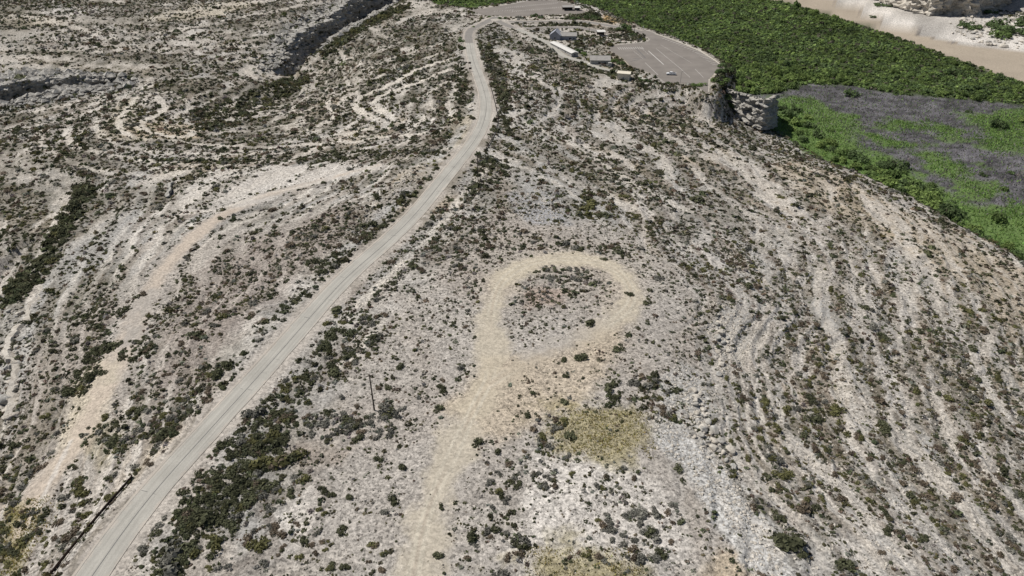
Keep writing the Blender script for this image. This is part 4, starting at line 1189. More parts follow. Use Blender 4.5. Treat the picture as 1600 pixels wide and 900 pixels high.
boulders([(1480,50),(1500,22),(1560,20),(1600,20),(1600,80),(1540,72)], 46, 1.2, 4.0, "white boulder in the rockfall across the river", "boulders across the river", 8)
stones("rockfall", [P([(1480,50),(1500,22),(1560,20),(1640,20),(1640,84),(1540,72)])], .035, .7, 3.2, 1, 66)
stones("cliff_rubble", [P([(0,168),(0,112),(60,108),(130,112),(215,122),(200,136),(110,152)])], .22, 1.0, 4.2, 0, 67)
stones("canyon_rubble", [P([(400,112),(420,82),(450,45),(500,10),(560,-10),(640,-10),(600,18),(560,42),(500,76),(450,112)]), P([(0,158),(0,118),(110,112),(205,124),(150,138),(60,152)])], .20, 1.0, 4.2, 0, 64)
def rocks_on(name, pts, n, rmin, rmax, seed):
    r = np.random.default_rng(seed); T = np.vstack(pts); pick = T[r.integers(0, len(T), n)]; Vs, Fs, base = [], [], 0
    for i, p in enumerate(pick):
        v, f = ROCK_LO[i % 6]; q = rmin * (rmax / rmin) ** (r.random() ** 2.0); a = r.uniform(0, 6.28); ca, sa = math.cos(a), math.sin(a)
        Vs.append(np.column_stack([v[:, 0] * ca - v[:, 1] * sa, v[:, 0] * sa + v[:, 1] * ca, v[:, 2] * 1.2]) * q + p + r.normal(size=3) * np.array([1.2, 1.2, .2])); Fs.append(f + base); base += len(v)
    return tag(fast_mesh(name, np.vstack(Vs), np.vstack(Fs), M_ROCK), kind="stuff")
rocks_on("cliff_blocks", TOPS, 1500, .6, 2.8, 71)
boulders([(940,62),(975,60),(978,68),(940,68)], 8, .8, 1.6, "pale rock in the planted island by the car park", "rocks in the planted island", 9)
boulders([(410,100),(500,40),(540,30),(500,70),(440,110)], 22, 1.2, 2.6, "grey boulder on the lip of the canyon cliff", "boulders on the canyon lip", 10)
rx = np.array([r[0] for r in rock_spots]); ry = np.array([r[1] for r in rock_spots]); rzv = ground(rx, ry)
for i, (x, y, r, lb, gp) in enumerate(rock_spots):
    o = bpy.data.objects.new("boulder", ROCK_HI[i % 6]); COL.objects.link(o)
    zz = rzv[i] + r * .22
    if gp == "blocks on the promontory": zz = max(zz, -15.2)
    o.location = (x, y, zz); o.rotation_euler = (rng.uniform(-.2, .2), rng.uniform(-.2, .2), rng.uniform(0, 6.28)); s = rng.uniform(.85, 1.15)
    o.scale = (r * s, r, r * rng.uniform(.8, 1.1))
    tag(o, lb, "boulder", gp)

# ------------------------------------------------------------------ plants
# where the dense clumps stand (photo outlines), density per square metre, size factor, kind mix
KINDS = ("dark", "grey", "dry", "olive")
KCOL = dict(dark=(.105, .110, .064), grey=(.205, .200, .172), dry=(.180, .146, .108), olive=(.150, .146, .066))
ZONES = [  # poly, density, size, mix(dark, grey, dry, olive)
 ([(250,890),(272,810),(340,740),(380,685),(440,655),(468,672),(425,735),(385,800),(345,850),(310,905)], .52, 1.7, (.78,.08,.04,.10)),
 ([(235,900),(260,820),(330,720),(380,650),(440,610),(480,560),(520,520),(500,570),(470,640),(420,720),(390,790),(340,880),(320,910)], .50, 1.5, (.75,.15,.05,.05)),
 ([(480,560),(520,500),(560,480),(605,490),(590,545),(540,590),(500,610)], .35, 1.4, (.7,.2,.1,0)),
 ([(540,590),(560,580),(620,590),(640,635),(600,650),(560,640)], .12, .9, (.5,.2,.2,.1)),
 ([(480,650),(560,640),(645,628),(640,650),(590,680),(540,695),(490,690)], .5, 1.5, (.25,.7,.05,0)),
 ([(440,900),(330,900),(400,760),(470,700),(480,740),(500,790),(480,860)], .28, 1.1, (.35,.45,.15,.05)),
 ([(830,395),(860,380),(1000,380),(1010,398),(960,400),(890,392),(840,400)], .30, 1.3, (.7,.15,.1,.05)),
 ([(650,400),(740,330),(800,350),(860,370),(830,395),(770,410),(740,450),(700,420)], .30, 1.2, (.45,.25,.25,.05)),
 ([(840,420),(900,415),(945,430),(950,455),(900,465),(860,440)], .55, 1.2, (.45,.5,.05,0)),
 ([(805,450),(830,435),(870,470),(920,470),(900,490),(850,495),(810,490)], .35, .95, (.35,.6,.05,0)),
 ([(710,455),(740,430),(755,470),(740,520),(700,520)], .3, .8, (.7,.2,.1,0)),
 ([(700,600),(715,570),(745,565),(745,590),(720,600)], .35, 1.2, (.9,.05,.05,0)),
 ([(935,600),(960,590),(975,640),(945,640)], .6, 1.4, (.8,.05,.05,.1)),
 ([(990,640),(1000,590),(1050,600),(1060,650),(1020,660)], .5, 1.3, (.35,.1,.15,.4)),
 ([(1040,660),(1060,610),(1090,650),(1080,670)], .6, 1.4, (.8,.1,.05,.05)),
 ([(820,660),(860,640),(890,680),(880,715),(840,700)], .5, 1.2, (.3,.35,.2,.15)),
 ([(840,770),(800,770),(780,745),(840,720),(875,745),(870,780)], .38, 1.15, (.2,.65,.15,0)),
 ([(925,770),(935,720),(985,720),(1010,770),(1000,800),(950,785)], .40, 1.2, (.2,.68,.12,0)),
 ([(910,860),(920,820),(960,800),(1020,780),(1070,780),(1075,820),(1045,880),(1000,900),(940,870)], .42, 1.35, (.15,.75,.1,0)),
 ([(750,800),(760,750),(800,740),(810,800),(790,830),(760,820)], .35, 1.1, (.5,.3,.15,.05)),
 ([(790,910),(800,840),(830,850),(830,900)], .4, 1.2, (.3,.4,.2,.1)),
 ([(700,820),(740,810),(760,860),(720,880)], .25, .9, (.5,.3,.2,0)),
 ([(110,610),(130,560),(170,530),(175,545),(150,590),(125,620)], .8, 1.5, (.95,.05,0,0)),
 ([(190,560),(205,530),(240,525),(235,555),(200,560)], .7, 1.3, (.9,.1,0,0)),
 ([(130,720),(140,670),(180,650),(230,640),(300,610),(310,640),(270,680),(220,700),(180,720)], .5, 1.5, (.65,.2,.05,.1)),
 ([(330,600),(340,580),(365,560),(360,600)], .7, 1.4, (1,0,0,0)),
 ([(90,780),(130,740),(145,770),(110,800)], .5, 1.3, (.4,.2,.1,.3)),
 ([(0,860),(0,720),(40,740),(30,790),(70,790),(40,850),(10,900)], .4, 1.3, (.3,.2,.1,.4)),
 ([(100,500),(150,470),(200,450),(195,480),(160,500),(130,520)], .5, 1.2, (.8,.1,.1,0)),
 ([(320,600),(370,545),(430,480),(500,415),(520,425),(450,490),(400,545),(350,600)], .35, 1.3, (.8,.15,.05,0)),
 ([(560,378),(575,360),(640,300),(690,258),(690,275),(640,325),(600,360),(575,380)], .7, 1.4, (.75,.05,.05,.15)),
 ([(500,410),(540,385),(560,390),(540,410),(510,425)], .7, 1.4, (.95,.05,0,0)),
 ([(290,470),(330,430),(420,370),(480,340),(560,310),(580,330),(500,390),(440,440),(370,500),(310,540),(280,520)], .20, 1.0, (.4,.2,.38,.02)),
 ([(190,640),(250,560),(290,500),(330,520),(300,590),(240,630)], .25, .9, (.5,.3,.2,0)),
 ([(0,470),(60,395),(100,330),(125,290),(145,290),(120,350),(70,430),(20,480)], .75, 2.0, (.95,0,0,.05)),
 ([(110,300),(125,280),(150,290),(128,320)], .7, 1.6, (1,0,0,0)),
 ([(300,200),(310,170),(380,150),(430,130),(440,160),(400,180),(350,205)], .34, 1.7, (.8,.05,.05,.1)),
 ([(430,150),(430,125),(480,110),(490,120),(460,145)], .45, 2.0, (.7,0,0,.3)),
 ([(500,80),(560,40),(640,4),(640,12),(560,55),(510,90)], .35, 2.2, (.7,0,0,.3)),
 ([(505,40),(520,15),(540,20),(545,55),(520,60)], .3, 2.2, (.5,0,0,.5)),
 ([(540,110),(600,95),(660,85),(640,120),(560,125)], .12, 1.4, (.5,.2,.1,.2)),
 ([(200,240),(400,245),(560,235),(690,232),(690,242),(560,250),(400,255),(220,252)], .30, 1.5, (.85,.1,.05,0)),
 ([(700,130),(716,90),(726,120),(730,160),(715,165)], .35, 1.7, (.95,0,.05,0)),
 ([(690,190),(700,178),(725,172),(720,190),(695,200)], .35, 1.6, (.95,0,.05,0)),
 ([(660,240),(680,200),(700,215),(690,240)], .25, 1.5, (.9,0,.1,0)),
 ([(745,70),(770,75),(790,130),(800,200),(790,240),(780,200),(765,120),(750,95)], .30, 1.7, (.85,.05,.05,.05)),
 ([(740,300),(750,240),(800,245),(800,285),(770,295)], .35, 1.6, (.85,.05,.05,.05)),
 ([(700,340),(735,280),(760,260),(740,300),(715,340),(660,400),(600,470),(580,470),(650,400)], .40, 1.1, (.5,.3,.15,.05)),
 ([(900,240),(990,270),(1060,300),(1020,330),(920,300)], .18, 1.3, (.55,.1,.2,.15)),
 ([(860,345),(920,300),(960,330),(930,345)], .3, 1.5, (.5,.05,.1,.35)),
 ([(1130,120),(1140,110),(1170,150),(1190,190),(1160,180),(1125,150),(1110,125)], .30, 2.0, (.85,.05,.1,0)),
 ([(800,46),(850,38),(851,43),(805,43)], .5, 1.6, (1,0,0,0)),
 ([(855,37),(905,36),(928,39),(925,42),(860,41)], .5, 1.7, (.9,0,0,.1)),
 ([(875,30),(900,20),(935,22),(940,30),(900,31)], .35, 2.2, (.85,.1,0,.05)),
 ([(895,48),(930,55),(960,60),(955,68),(925,70),(900,80),(895,65)], .25, 1.9, (.6,.1,.1,.2)),
 ([(955,45),(985,40),(1005,60),(1000,64),(970,62),(945,56)], .25, 2.0, (.7,.1,.1,.1)),
 ([(955,85),(975,92),(990,105),(985,112),(965,98)], .35, 2.0, (.7,.1,0,.2)),
 ([(870,82),(905,95),(950,108),(1000,122),(1050,132),(1090,140),(1080,150),(1000,135),(930,115),(880,92)], .22, 1.8, (.8,.05,.1,.05)),
 ([(1225,860),(1205,850),(1215,838),(1240,850),(1250,880),(1235,885)], .5, 1.4, (.8,0,0,.2)),
]
BARE = [  # poly, multiplier
 ([(285,330),(270,300),(300,270),(420,258),(520,252),(640,258),(560,275),(470,290),(400,318),(340,335)], .25),
 ([(830,720),(920,715),(925,780),(900,850),(850,850),(815,800)], .35),
 ([(1010,700),(1060,720),(1110,780),(1110,860),(1070,880),(1030,770)], .35),
 ([(1015,690),(1060,668),(1110,695),(1152,748),(1200,815),(1248,900),(1190,905),(1140,850),(1100,785),(1062,738)], .06),
 ([(540,720),(640,690),(690,650),(680,700),(640,780),(600,880),(520,880),(500,780)], .5),
 ([(690,640),(760,560),(900,540),(960,570),(900,620),(780,690),(720,720)], .45),
 ([(240,450),(330,370),(420,350),(350,400),(270,470),(235,520)], .4),
 ([(735,240),(700,232),(705,180),(728,165),(740,185),(738,210)], .2),
 ([(845,650),(870,640),(940,640),(1015,655),(1020,700),(990,722),(930,718),(870,700)], .25),
 ([(1250,455),(1290,470),(1330,510),(1300,522),(1265,490)], .2),
]
def scatter():
    out = []
    def accept(x, y, dens, size, mix, area_per, zone):
        keep = rng.random(len(x)) < dens * area_per
        out.append(np.column_stack([x, y, size, mix, zone])[keep])
    # base cover: candidates uniform in the visible wedge
    for r0, r1, rho in ((55, 240, .95), (240, 470, .42), (470, 960, .3)):
        area = math.radians(120) / 2 * (r1 ** 2 - r0 ** 2)
        n = int(area * rho)
        r = np.sqrt(rng.uniform(r0 ** 2, r1 ** 2, n)); a = np.radians(rng.uniform(-60, 60, n))
        x, y = r * np.sin(a), r * np.cos(a)
        z, g = ground(x, y, True)
        ok, u, v, d = in_frame(x, y, z, 300)
        x, y, z, r = x[ok], y[ok], z[ok], r[ok]
        g = {k: (q[ok] if not isinstance(q, list) else [(a_[ok], b_[ok]) for a_, b_ in q]) for k, q in g.items()}
        pl = sstep(6, -6, g['pl'])
        clump = sstep(.30, .62, fbm(x, y, 6.5, 3, 201))
        clump2 = sstep(.30, .7, fbm(x, y, 30, 3, 202))
        band = .55 + 1.4 * sstep(.40, .08, g['fr']) + .7 * sstep(.86, .97, g['fr'])
        far = sstep(230, 420, r)
        dens = (.17 * (.35 + 1.1 * clump)) * (1 - pl) * (band * g['k'] + (1 - g['k'])) * (.6 + .8 * clump2) * 4.0 + pl * .38 * (.3 + 1.3 * clump)
        east = sstep(30, 70, x) * (1 - far)
        dens = dens * (1 + .6 * east)
        lst, ld = ledge_field(x, y)
        lst, ld = ledge_field(x, y)
        bn = bands(x, y, g['b']); fl_ = (1 - pl) * g['soft'] * sstep(2, 8, ld)
        dens = dens * (1 + fl_ * (np.clip(.09 + 2.15 * sstep(.60, .40, bn), 0, 3) - 1))
        rowf = sstep(.2, .8, ld) * sstep(4.2, 2.2, ld)
        dens = dens * (1 - .95 * lst) * (1 + 3.6 * rowf * (.3 + 1.2 * fbm(x, y, 9, 2, 404)) * (.4 + .6 * sstep(20, -40, x)))
        for p, m in BARE:
            s = sd_poly(x, y, P(p), 20); dens = dens * np.where(s < 0, m, 1)
        dens = dens * sstep(-1.0, 3.5, g['dt']) * sstep(-.8, 2.0, g['db']) * sstep(5.0, 7.5, g['dr'])
        for (dd, _i), w in zip(g['ds'], SVC_W): dens = dens * sstep(w / 2 + .5, w / 2 + 2, dd)
        dens = dens * sstep(.5, 3, g['dl']) * sstep(.5, 3, g['du'])
        dens = np.where((sd_poly(x, y, VAL_POLY, 60) < -5) & (g['b'] < VALLEY + 5), 0, dens)
        size = np.exp(rng.normal(-1.08, .48, len(x))) * (1 + .30 * (1 - pl)) * (1 + .38 * far)
        u1 = rng.random(len(x)) + (fbm(x, y, 22, 2, 210) - .5) * .7
        e1 = east * (1 - pl)
        mix = np.where(u1 < .52 - .12 * e1, 0, np.where(u1 < .68 - .12 * e1, 1, np.where(u1 < .88 - .06 * e1, 2, 3)))
        accept(x, y, dens, size, mix, 1 / rho, np.zeros(len(x)))
        # tiny tufts
        if r0 < 100:
            n2 = len(x)
            size = rng.uniform(.12, .26, n2); mix = np.where(rng.random(n2) < .55, 1, 2)
            j = np.column_stack([x, y]) + rng.normal(0, 1.0, (n2, 2))
            accept(j[:, 0], j[:, 1], np.minimum(.30, dens * 1.3 + .05) * sstep(-2.5, 4, g['dt']) * sstep(5, 6.5, g['dr']) * sstep(-1, 2, g['db']), size, mix, 1 / rho, np.zeros(n2))
    for k, (p, dens, size, mx) in enumerate(ZONES):
        poly = np.array(P(p)); lo, hi = poly.min(0), poly.max(0)
        lo -= 2; hi += 2
        n = int(np.prod(hi - lo) * dens)
        if n < 1: continue
        n = int(n * 1.2); x = rng.uniform(lo[0], hi[0], n); y = rng.uniform(lo[1], hi[1], n)
        s = sd_poly(x, y, poly, 30) + (fbm(x, y, 4, 2, 300 + k) - .5) * 4
        cl = sstep(.28, .52, fbm(x, y, 5, 2, 320 + k))
        ok = (s < 0) & (rng.random(n) < .35 + .65 * cl)
        x, y = x[ok], y[ok]
        if not len(x): continue
        z, g = ground(x, y, True)
        ok = (g['dr'] > 5.3) & (g['dt'] > .3) & (g['dl'] > 1.2) & (g['du'] > 1.2)
        for (dd, _i), w in zip(g['ds'], SVC_W): ok &= dd > w / 2 + .8
        x, y = x[ok], y[ok]
        sz = np.exp(rng.normal(-.68, .40, len(x))) * size
        mix = rng.choice(4, len(x), p=np.array(mx) / sum(mx))
        out.append(np.column_stack([x, y, sz, mix, np.full(len(x), k + 1)]))
    return np.vstack(out)
SH = scatter()
# shrubs that stand out one by one in the photo: place, radius, kind, label
SOLO = [
 (690,793,.62,0,"small dark shrub alone on the sandy track nearest the camera"), (746,690,1.15,0,"ragged dark bush on gravel right of the track, left of the oval one"), (773,704,.95,0,"low oval dark bush on gravel right of the track"),
 (612,783,1.2,0,"tall knobbly dark bush standing on bare gravel left of the sandy track"), (590,719,.95,0,"round dark bush on bare gravel below the utility pole"), (622,733,1.05,0,"spiky dark bush on bare gravel downhill of the round one"),
 (683,868,.8,0,"dark bush on the sandy track edge at the very bottom"), (541,888,.95,0,"dark bush at bottom between shrub mass and sandy track"), (581,893,.6,0,"small dark bush at the bottom edge beside sandy ground"),
 (504,767,.85,0,"round dark bush at the right end of the grey shrub mass"), (520,775,.85,0,"dark bush just right of the round one at the grey mass"), (540,780,.9,0,"olive dark bush in a row of three on gravel"),
 (535,827,1.0,0,"wide low dark bush on gravel left of the track"), (627,578,1.25,0,"square dark bush near the pole with small bush at its foot"), (608,606,.85,0,"small dark shrub by the pole on the far side"),
 (690,608,1.2,0,"wide dark bush on gravel between pole and sandy track"), (685,637,1.2,0,"flat dark bush nearer the camera of the pair by the pole"), (740,528,.65,0,"dark shrub at the left edge of the sandy track arm"),
 (925,505,1.5,0,"wide dark bush on the sandy gap inside the loop's lower right"), (955,605,1.7,0,"large deep green bush beside the loop's tail above yellow grass"), (965,548,1.2,0,"dark bush right of the faint track below the loop"),
 (880,590,.95,0,"small dark bush alone on sandy ground below the loop"), (912,593,.55,0,"tiny dark bush alone on sandy ground right of the small one"), (830,652,1.0,0,"dark bush at the right edge of the junction of tracks"),
 (905,565,1.7,0,"double dark bush in the pale patch below the loop"), (1225,862,2.3,0,"big rounded dark green bush at lower right by the rock slab"), (885,565,1.0,0,"dark shrub left of the double bush below the loop"),
 (1010,475,1.0,0,"dark shrub on the outer edge of the loop"), (985,460,1.0,0,"dark shrub against the loop's right bend"), (835,425,.8,0,"small dark shrub at upper left inside the loop"),
 (945,405,.9,0,"dark shrub beside the top of the sandy loop"), (345,592,1.7,0,"dark bush against the left shoulder of the paved road"), (225,460,1.0,2,"brown bush by the old bench track"),
 (345,342,1.0,0,"lone dark bush on the pale old bench track"), (505,425,1.5,0,"dark bush right beside the left shoulder of the road"), (587,348,2.0,0,"large dark bush beside the left shoulder of the road"),
 (326,614,.9,2,"brown bush alone on the left shoulder of the paved road"), (214,731,1.0,1,"grey bush on gravel uphill of the guard rail end"), (172,775,1.4,3,"green bush pressed against the guard rail"),
]
sp = at([(s[0], s[1]) for s in SOLO])
sx = np.array([(p[0], p[1], s[2], s[3], 0) for p, s in zip(sp, SOLO)])
# clear the scatter around the single ones
for p in sx: SH = SH[np.hypot(SH[:, 0] - p[0], SH[:, 1] - p[1]) > p[2] * 1.5]
SZ = ground(SH[:, 0], SH[:, 1])

def tuft(seed, n, size, jit, flat=.8, lobes=1, up=0.0):
    """n leaf triangles filling a dome of radius 1 -> (n,3,3), brightness (n)"""
    r = np.random.default_rng(seed)
    if lobes > 1:
        lc = r.normal(size=(lobes, 3)) * np.array([.42, .42, .16]); lc[:, 2] = np.abs(lc[:, 2]); lr = r.uniform(.42, .66, lobes)
    else: lc = np.zeros((1, 3)); lr = np.ones(1)
    li = r.integers(0, len(lr), n)
    d = r.normal(size=(n, 3)); d[:, 2] = np.abs(d[:, 2]) * .9 + up - .05; d /= np.linalg.norm(d, axis=1)[:, None]
    rad = r.uniform(.35, 1.0, n) ** .55
    c = lc[li] + d * (rad * lr[li])[:, None]; c[:, 2] = np.maximum(c[:, 2] * flat, .02)
    nrm = d * 1.0 + r.normal(size=(n, 3)) * .42 + np.array([0, 0, .35]); nrm /= np.linalg.norm(nrm, axis=1)[:, None]
    t = np.cross(nrm, r.normal(size=(n, 3))); t /= np.linalg.norm(t, axis=1)[:, None]; b = np.cross(nrm, t)
    sz = size * r.uniform(.6, 1.4, n)
    tri = np.stack([c + t * sz[:, None], c - t * sz[:, None] * .6 + b * sz[:, None] * .75, c - t * sz[:, None] * .5 - b * sz[:, None] * .8], 1)
    tri += r.normal(size=tri.shape) * jit
    return tri, r.uniform(.55, 1.45, n)
HI = [tuft(400 + s, 230, .17, .03, .8, 3 + s % 4) for s in range(6)]
MID = [tuft(430 + s, 26, .40, .05, .8, 1 + s % 3) for s in range(6)]
LOW = [tuft(460 + s, 8, .72, .08, .8, 1) for s in range(6)]
TINY = [tuft(480 + s, 5, .75, .1, .8, 1) for s in range(4)]

def leaf_mesh(name, proto, col, var):
    tri, br = proto
    V = tri.reshape(-1, 3); c = np.repeat(br, 3)[:, None] * np.array(col)[None]
    me = bpy.data.meshes.new(name)
    me.from_pydata([tuple(v) for v in V], [], [(3 * i, 3 * i + 1, 3 * i + 2) for i in range(len(tri))])
    a = me.color_attributes.new("Col", 'FLOAT_COLOR', 'POINT'); cc = np.ones((len(V), 4), np.float32); cc[:, :3] = c; a.data.foreach_set("color", cc.ravel())
    me.materials.append(M_LEAF)
    return me

def joined(name, items, protos, label=None):
    """items: x,y,z,r,colour(3); one mesh of real leaf triangles"""
    items = np.asarray(items)
    Vs, Cs = [], []
    which = rng.integers(0, len(protos), len(items))
    for k, (tri, br) in enumerate(protos):
        it = items[which == k]
        if not len(it): continue
        a = rng.uniform(0, 6.28, len(it)); ca, sa = np.cos(a), np.sin(a)
        v = tri.reshape(-1, 3)
        x = (v[None, :, 0] * ca[:, None] - v[None, :, 1] * sa[:, None]) * it[:, 3:4] + it[:, 0:1]
        y = (v[None, :, 0] * sa[:, None] + v[None, :, 1] * ca[:, None]) * it[:, 3:4] + it[:, 1:2]
        z = v[None, :, 2] * it[:, 3:4] * it[:, 7:8] + it[:, 2:3]
        Vs.append(np.stack([x, y, z], -1).reshape(-1, 3))
        Cs.append((np.repeat(br, 3)[None, :, None] * it[:, None, 4:7]).reshape(-1, 3))
    return np.vstack(Vs), np.vstack(Cs)

def build_joined(name, chunks):
    V = np.vstack([c[0] for c in chunks]); C = np.vstack([c[1] for c in chunks])
    o = fast_mesh(name, V, np.arange(len(V)).reshape(-1, 3), M_LEAF, C)
    return tag(o, kind="stuff")

LANDMARKS = [
 (585,640,"around the lone utility pole"), (870,455,"inside the sandy loop"), (890,392,"above the top of the sandy loop"), (990,450,"outside the right bend of the loop"), (745,480,"by the left arm of the loop"),
 (740,640,"by the junction below the loop"), (680,790,"along the lower sandy track"), (930,685,"round the upper yellow grass patch"), (910,875,"round the lower yellow grass patch"), (880,780,"on the white ground between grass patches"),
 (1010,770,"left of the grey gravel wash"), (1110,690,"at the boulder tumble"), (1150,800,"beside the grey gravel wash"), (1225,862,"by the big rounded bush at lower right"), (1130,510,"along the broken rock ledge"),
 (1270,660,"beside the tall grey slab"), (1295,490,"beside the broad grey slab"), (1450,695,"round the pale slab far down the slope"), (1540,660,"along the pale animal trails"), (1560,840,"in the lower right corner"),
 (1380,820,"below the tall grey slab"), (1400,590,"between the slabs and animal trails"), (1560,500,"below the brink near the right edge"), (1400,400,"on the middle of the stony slope"), (1220,320,"on the slope below the promontory"),
 (1050,230,"on the slope below the car park"), (840,320,"round the bluish gravel patch"), (747,286,"around the pole by the road"), (820,170,"around the thin pole on the slope"), (660,300,"along the road's rock cut"),
 (540,385,"on the left shoulder halfway up the road"), (400,560,"on the left shoulder lower down the road"), (280,860,"at the lower end of the dense strip"), (335,770,"in the heart of the dense strip"), (390,700,"in the upper part of the dense strip"), (440,660,"at the upper tip of the dense strip"), (470,600,"right of the road below its bend"), (560,520,"on the pale bank right of the road"),
 (500,790,"below the bare brown patch"), (170,800,"around the guard rail"), (40,820,"in the lower left corner"), (150,580,"beside the lower old bench track"), (300,400,"beside the middle old bench track"), (240,650,"between bench track and road"),
 (400,440,"on the brown flat left of the road"), (40,560,"along the rocky gully edge"), (70,390,"in the dark gully"), (180,340,"on the grey slabs by the gully"), (450,290,"on the white ground left of the road"), (500,235,"in the dark row above the white ground"),
 (250,190,"among the curved ledges at left"), (590,170,"among the curved ledges left of the bend"), (380,175,"in the green hollow"), (620,80,"on the hill left of the far road"), (200,60,"on the hills beyond the canyon"), (450,80,"by the canyon cliff"),
 (760,150,"along the outer side of the road bend"), (900,80,"around the buildings"), (1120,140,"at the car park corner"), (780,40,"at the road fork")]
LM_P = at([(a, b) for a, b, c in LANDMARKS]); LM_XY = {i: LM_P[i] for i in range(len(LANDMARKS))}; LM_NAME = {i: q[2] for i, q in enumerate(LANDMARKS)}
ORD = ("second", "third", "fourth", "fifth", "sixth", "seventh", "eighth", "ninth")
def landmark(x, y): return int(np.argmin(np.hypot(LM_P[:, 0] - x, LM_P[:, 1] - y)))

KN = ("dark_shrub", "grey_shrub", "dry_shrub", "olive_shrub"); KW = ("dark green", "silver grey", "brown dry", "yellow green"); KC = ("dark shrub", "grey shrub", "dry shrub", "olive shrub")
protos = {k: [leaf_mesh(KN[k], HI[s], KCOL[KINDS[k]], 0) for s in range(6)] for k in range(4)}
def shrub(x, y, z, r, k, label, group):
    o = bpy.data.objects.new(KN[k], protos[k][int(rng.integers(0, 6))]); COL.objects.link(o)
    o.location = (x, y, z - .04); o.rotation_euler = (0, 0, rng.uniform(0, 6.28)); o.scale = (r * rng.uniform(.9, 1.15), r, r * rng.uniform(.85, 1.15))
    return tag(o, label, KC[k], group)
sz_ = ground(sx[:, 0], sx[:, 1])
for p, z, s in zip(sx, sz_, SOLO): shrub(p[0], p[1], z, p[2] * (1.55 if s[0] == 1225 else 1.28), int(p[3]), s[4], "shrubs standing alone")
ok, u, v, d = in_frame(SH[:, 0], SH[:, 1], SZ, 0)
app = np.where(ok, SH[:, 2] / d, 0)
single = np.zeros(len(SH), bool)
for k in range(4):
    w = np.where(SH[:, 3] == k)[0]
    w = w[np.argsort(-app[w])][:300 - sum(1 for s in SOLO if s[3] == k)]
    single[w] = True
    regs = {}
    for i in w: regs.setdefault(landmark(SH[i, 0], SH[i, 1]), []).append(i)
    for nm, ids in regs.items():
        ids = np.array(ids); lx, ly = LM_XY[nm]; where = LM_NAME[nm]
        o_ = ids[np.argsort(np.hypot(SH[ids, 0] - lx, SH[ids, 1] - ly))]
        biggest = ids[np.argmax(SH[ids, 2])]; left, right = o_[np.argmin(u[o_])], o_[np.argmax(u[o_])]; farl, nearl = o_[np.argmin(v[o_])], o_[np.argmax(v[o_])]
        lab_ = {}
        for i, t_ in ((o_[0], "closest"), (biggest, "widest"), (left, "leftmost"), (right, "rightmost"), (farl, "highest"), (nearl, "lowest")):
            lab_.setdefault(i, t_)
        seq = [i for i in o_ if i not in lab_]
        for q_, i in enumerate(seq):
            if q_ < 8: lab_[i] = ORD[q_] + " closest"
        for i in ids:
            t_ = lab_.get(i)
            lb = ("%s of the large %s shrubs %s" % (t_, KW[k], where)) if t_ else ("large %s shrub in the outer scatter %s" % (KW[k], where))
            shrub(SH[i, 0], SH[i, 1], SZ[i], SH[i, 2], k, lb, "%s shrubs %s" % (KW[k], where))
rest = ~single
OUT = ~in_frame(SH[:, 0], SH[:, 1], SZ, 30)[0]      # beyond the picture's edge: coarser
rest &= ~(OUT & ((SH[:, 2] < .3) | (rng.random(len(SH)) < .3)))
def items_of(m):
    n = int(m.sum()); kk = SH[m, 3].astype(int)
    c = np.array([KCOL[q] for q in KINDS])[kk] * rng.uniform(.7, 1.35, (n, 1)) * rng.uniform(.92, 1.08, (n, 3))
    return np.column_stack([SH[m, 0], SH[m, 1], SZ[m] - .04, SH[m, 2], c, rng.uniform(.75, 1.15, n)])
rr_ = np.hypot(SH[:, 0], SH[:, 1])
for k in range(4):
    ch = []
    for lo, hi, s0, s1, pr_ in ((0, 230, .3, 99, MID), (230, 9999, .3, 99, LOW), (0, 9999, 0, .3, TINY)):
        m = rest & (SH[:, 3] == k) & np.where(OUT, lo == 230, (rr_ >= lo) & (rr_ < hi)) & (SH[:, 2] >= s0) & (SH[:, 2] < s1)
        if m.any(): ch.append(joined("", items_of(m), pr_))
    if k == 0:
        T = np.vstack(TOPS); T = T[rng.integers(0, len(T), 420)]; n_ = len(T)
        ch.append(joined('', np.column_stack([T[:, :2] + rng.normal(0, 1, (n_, 2)), T[:, 2] - .1, np.exp(rng.normal(.1, .4, n_)), np.tile(KCOL['dark'], (n_, 1)) * rng.uniform(.6, 1.3, (n_, 1)), rng.uniform(.8, 1.2, n_)]), LOW))
    if ch: build_joined(("dark_scrub", "grey_scrub", "dry_scrub", "olive_scrub")[k], ch)

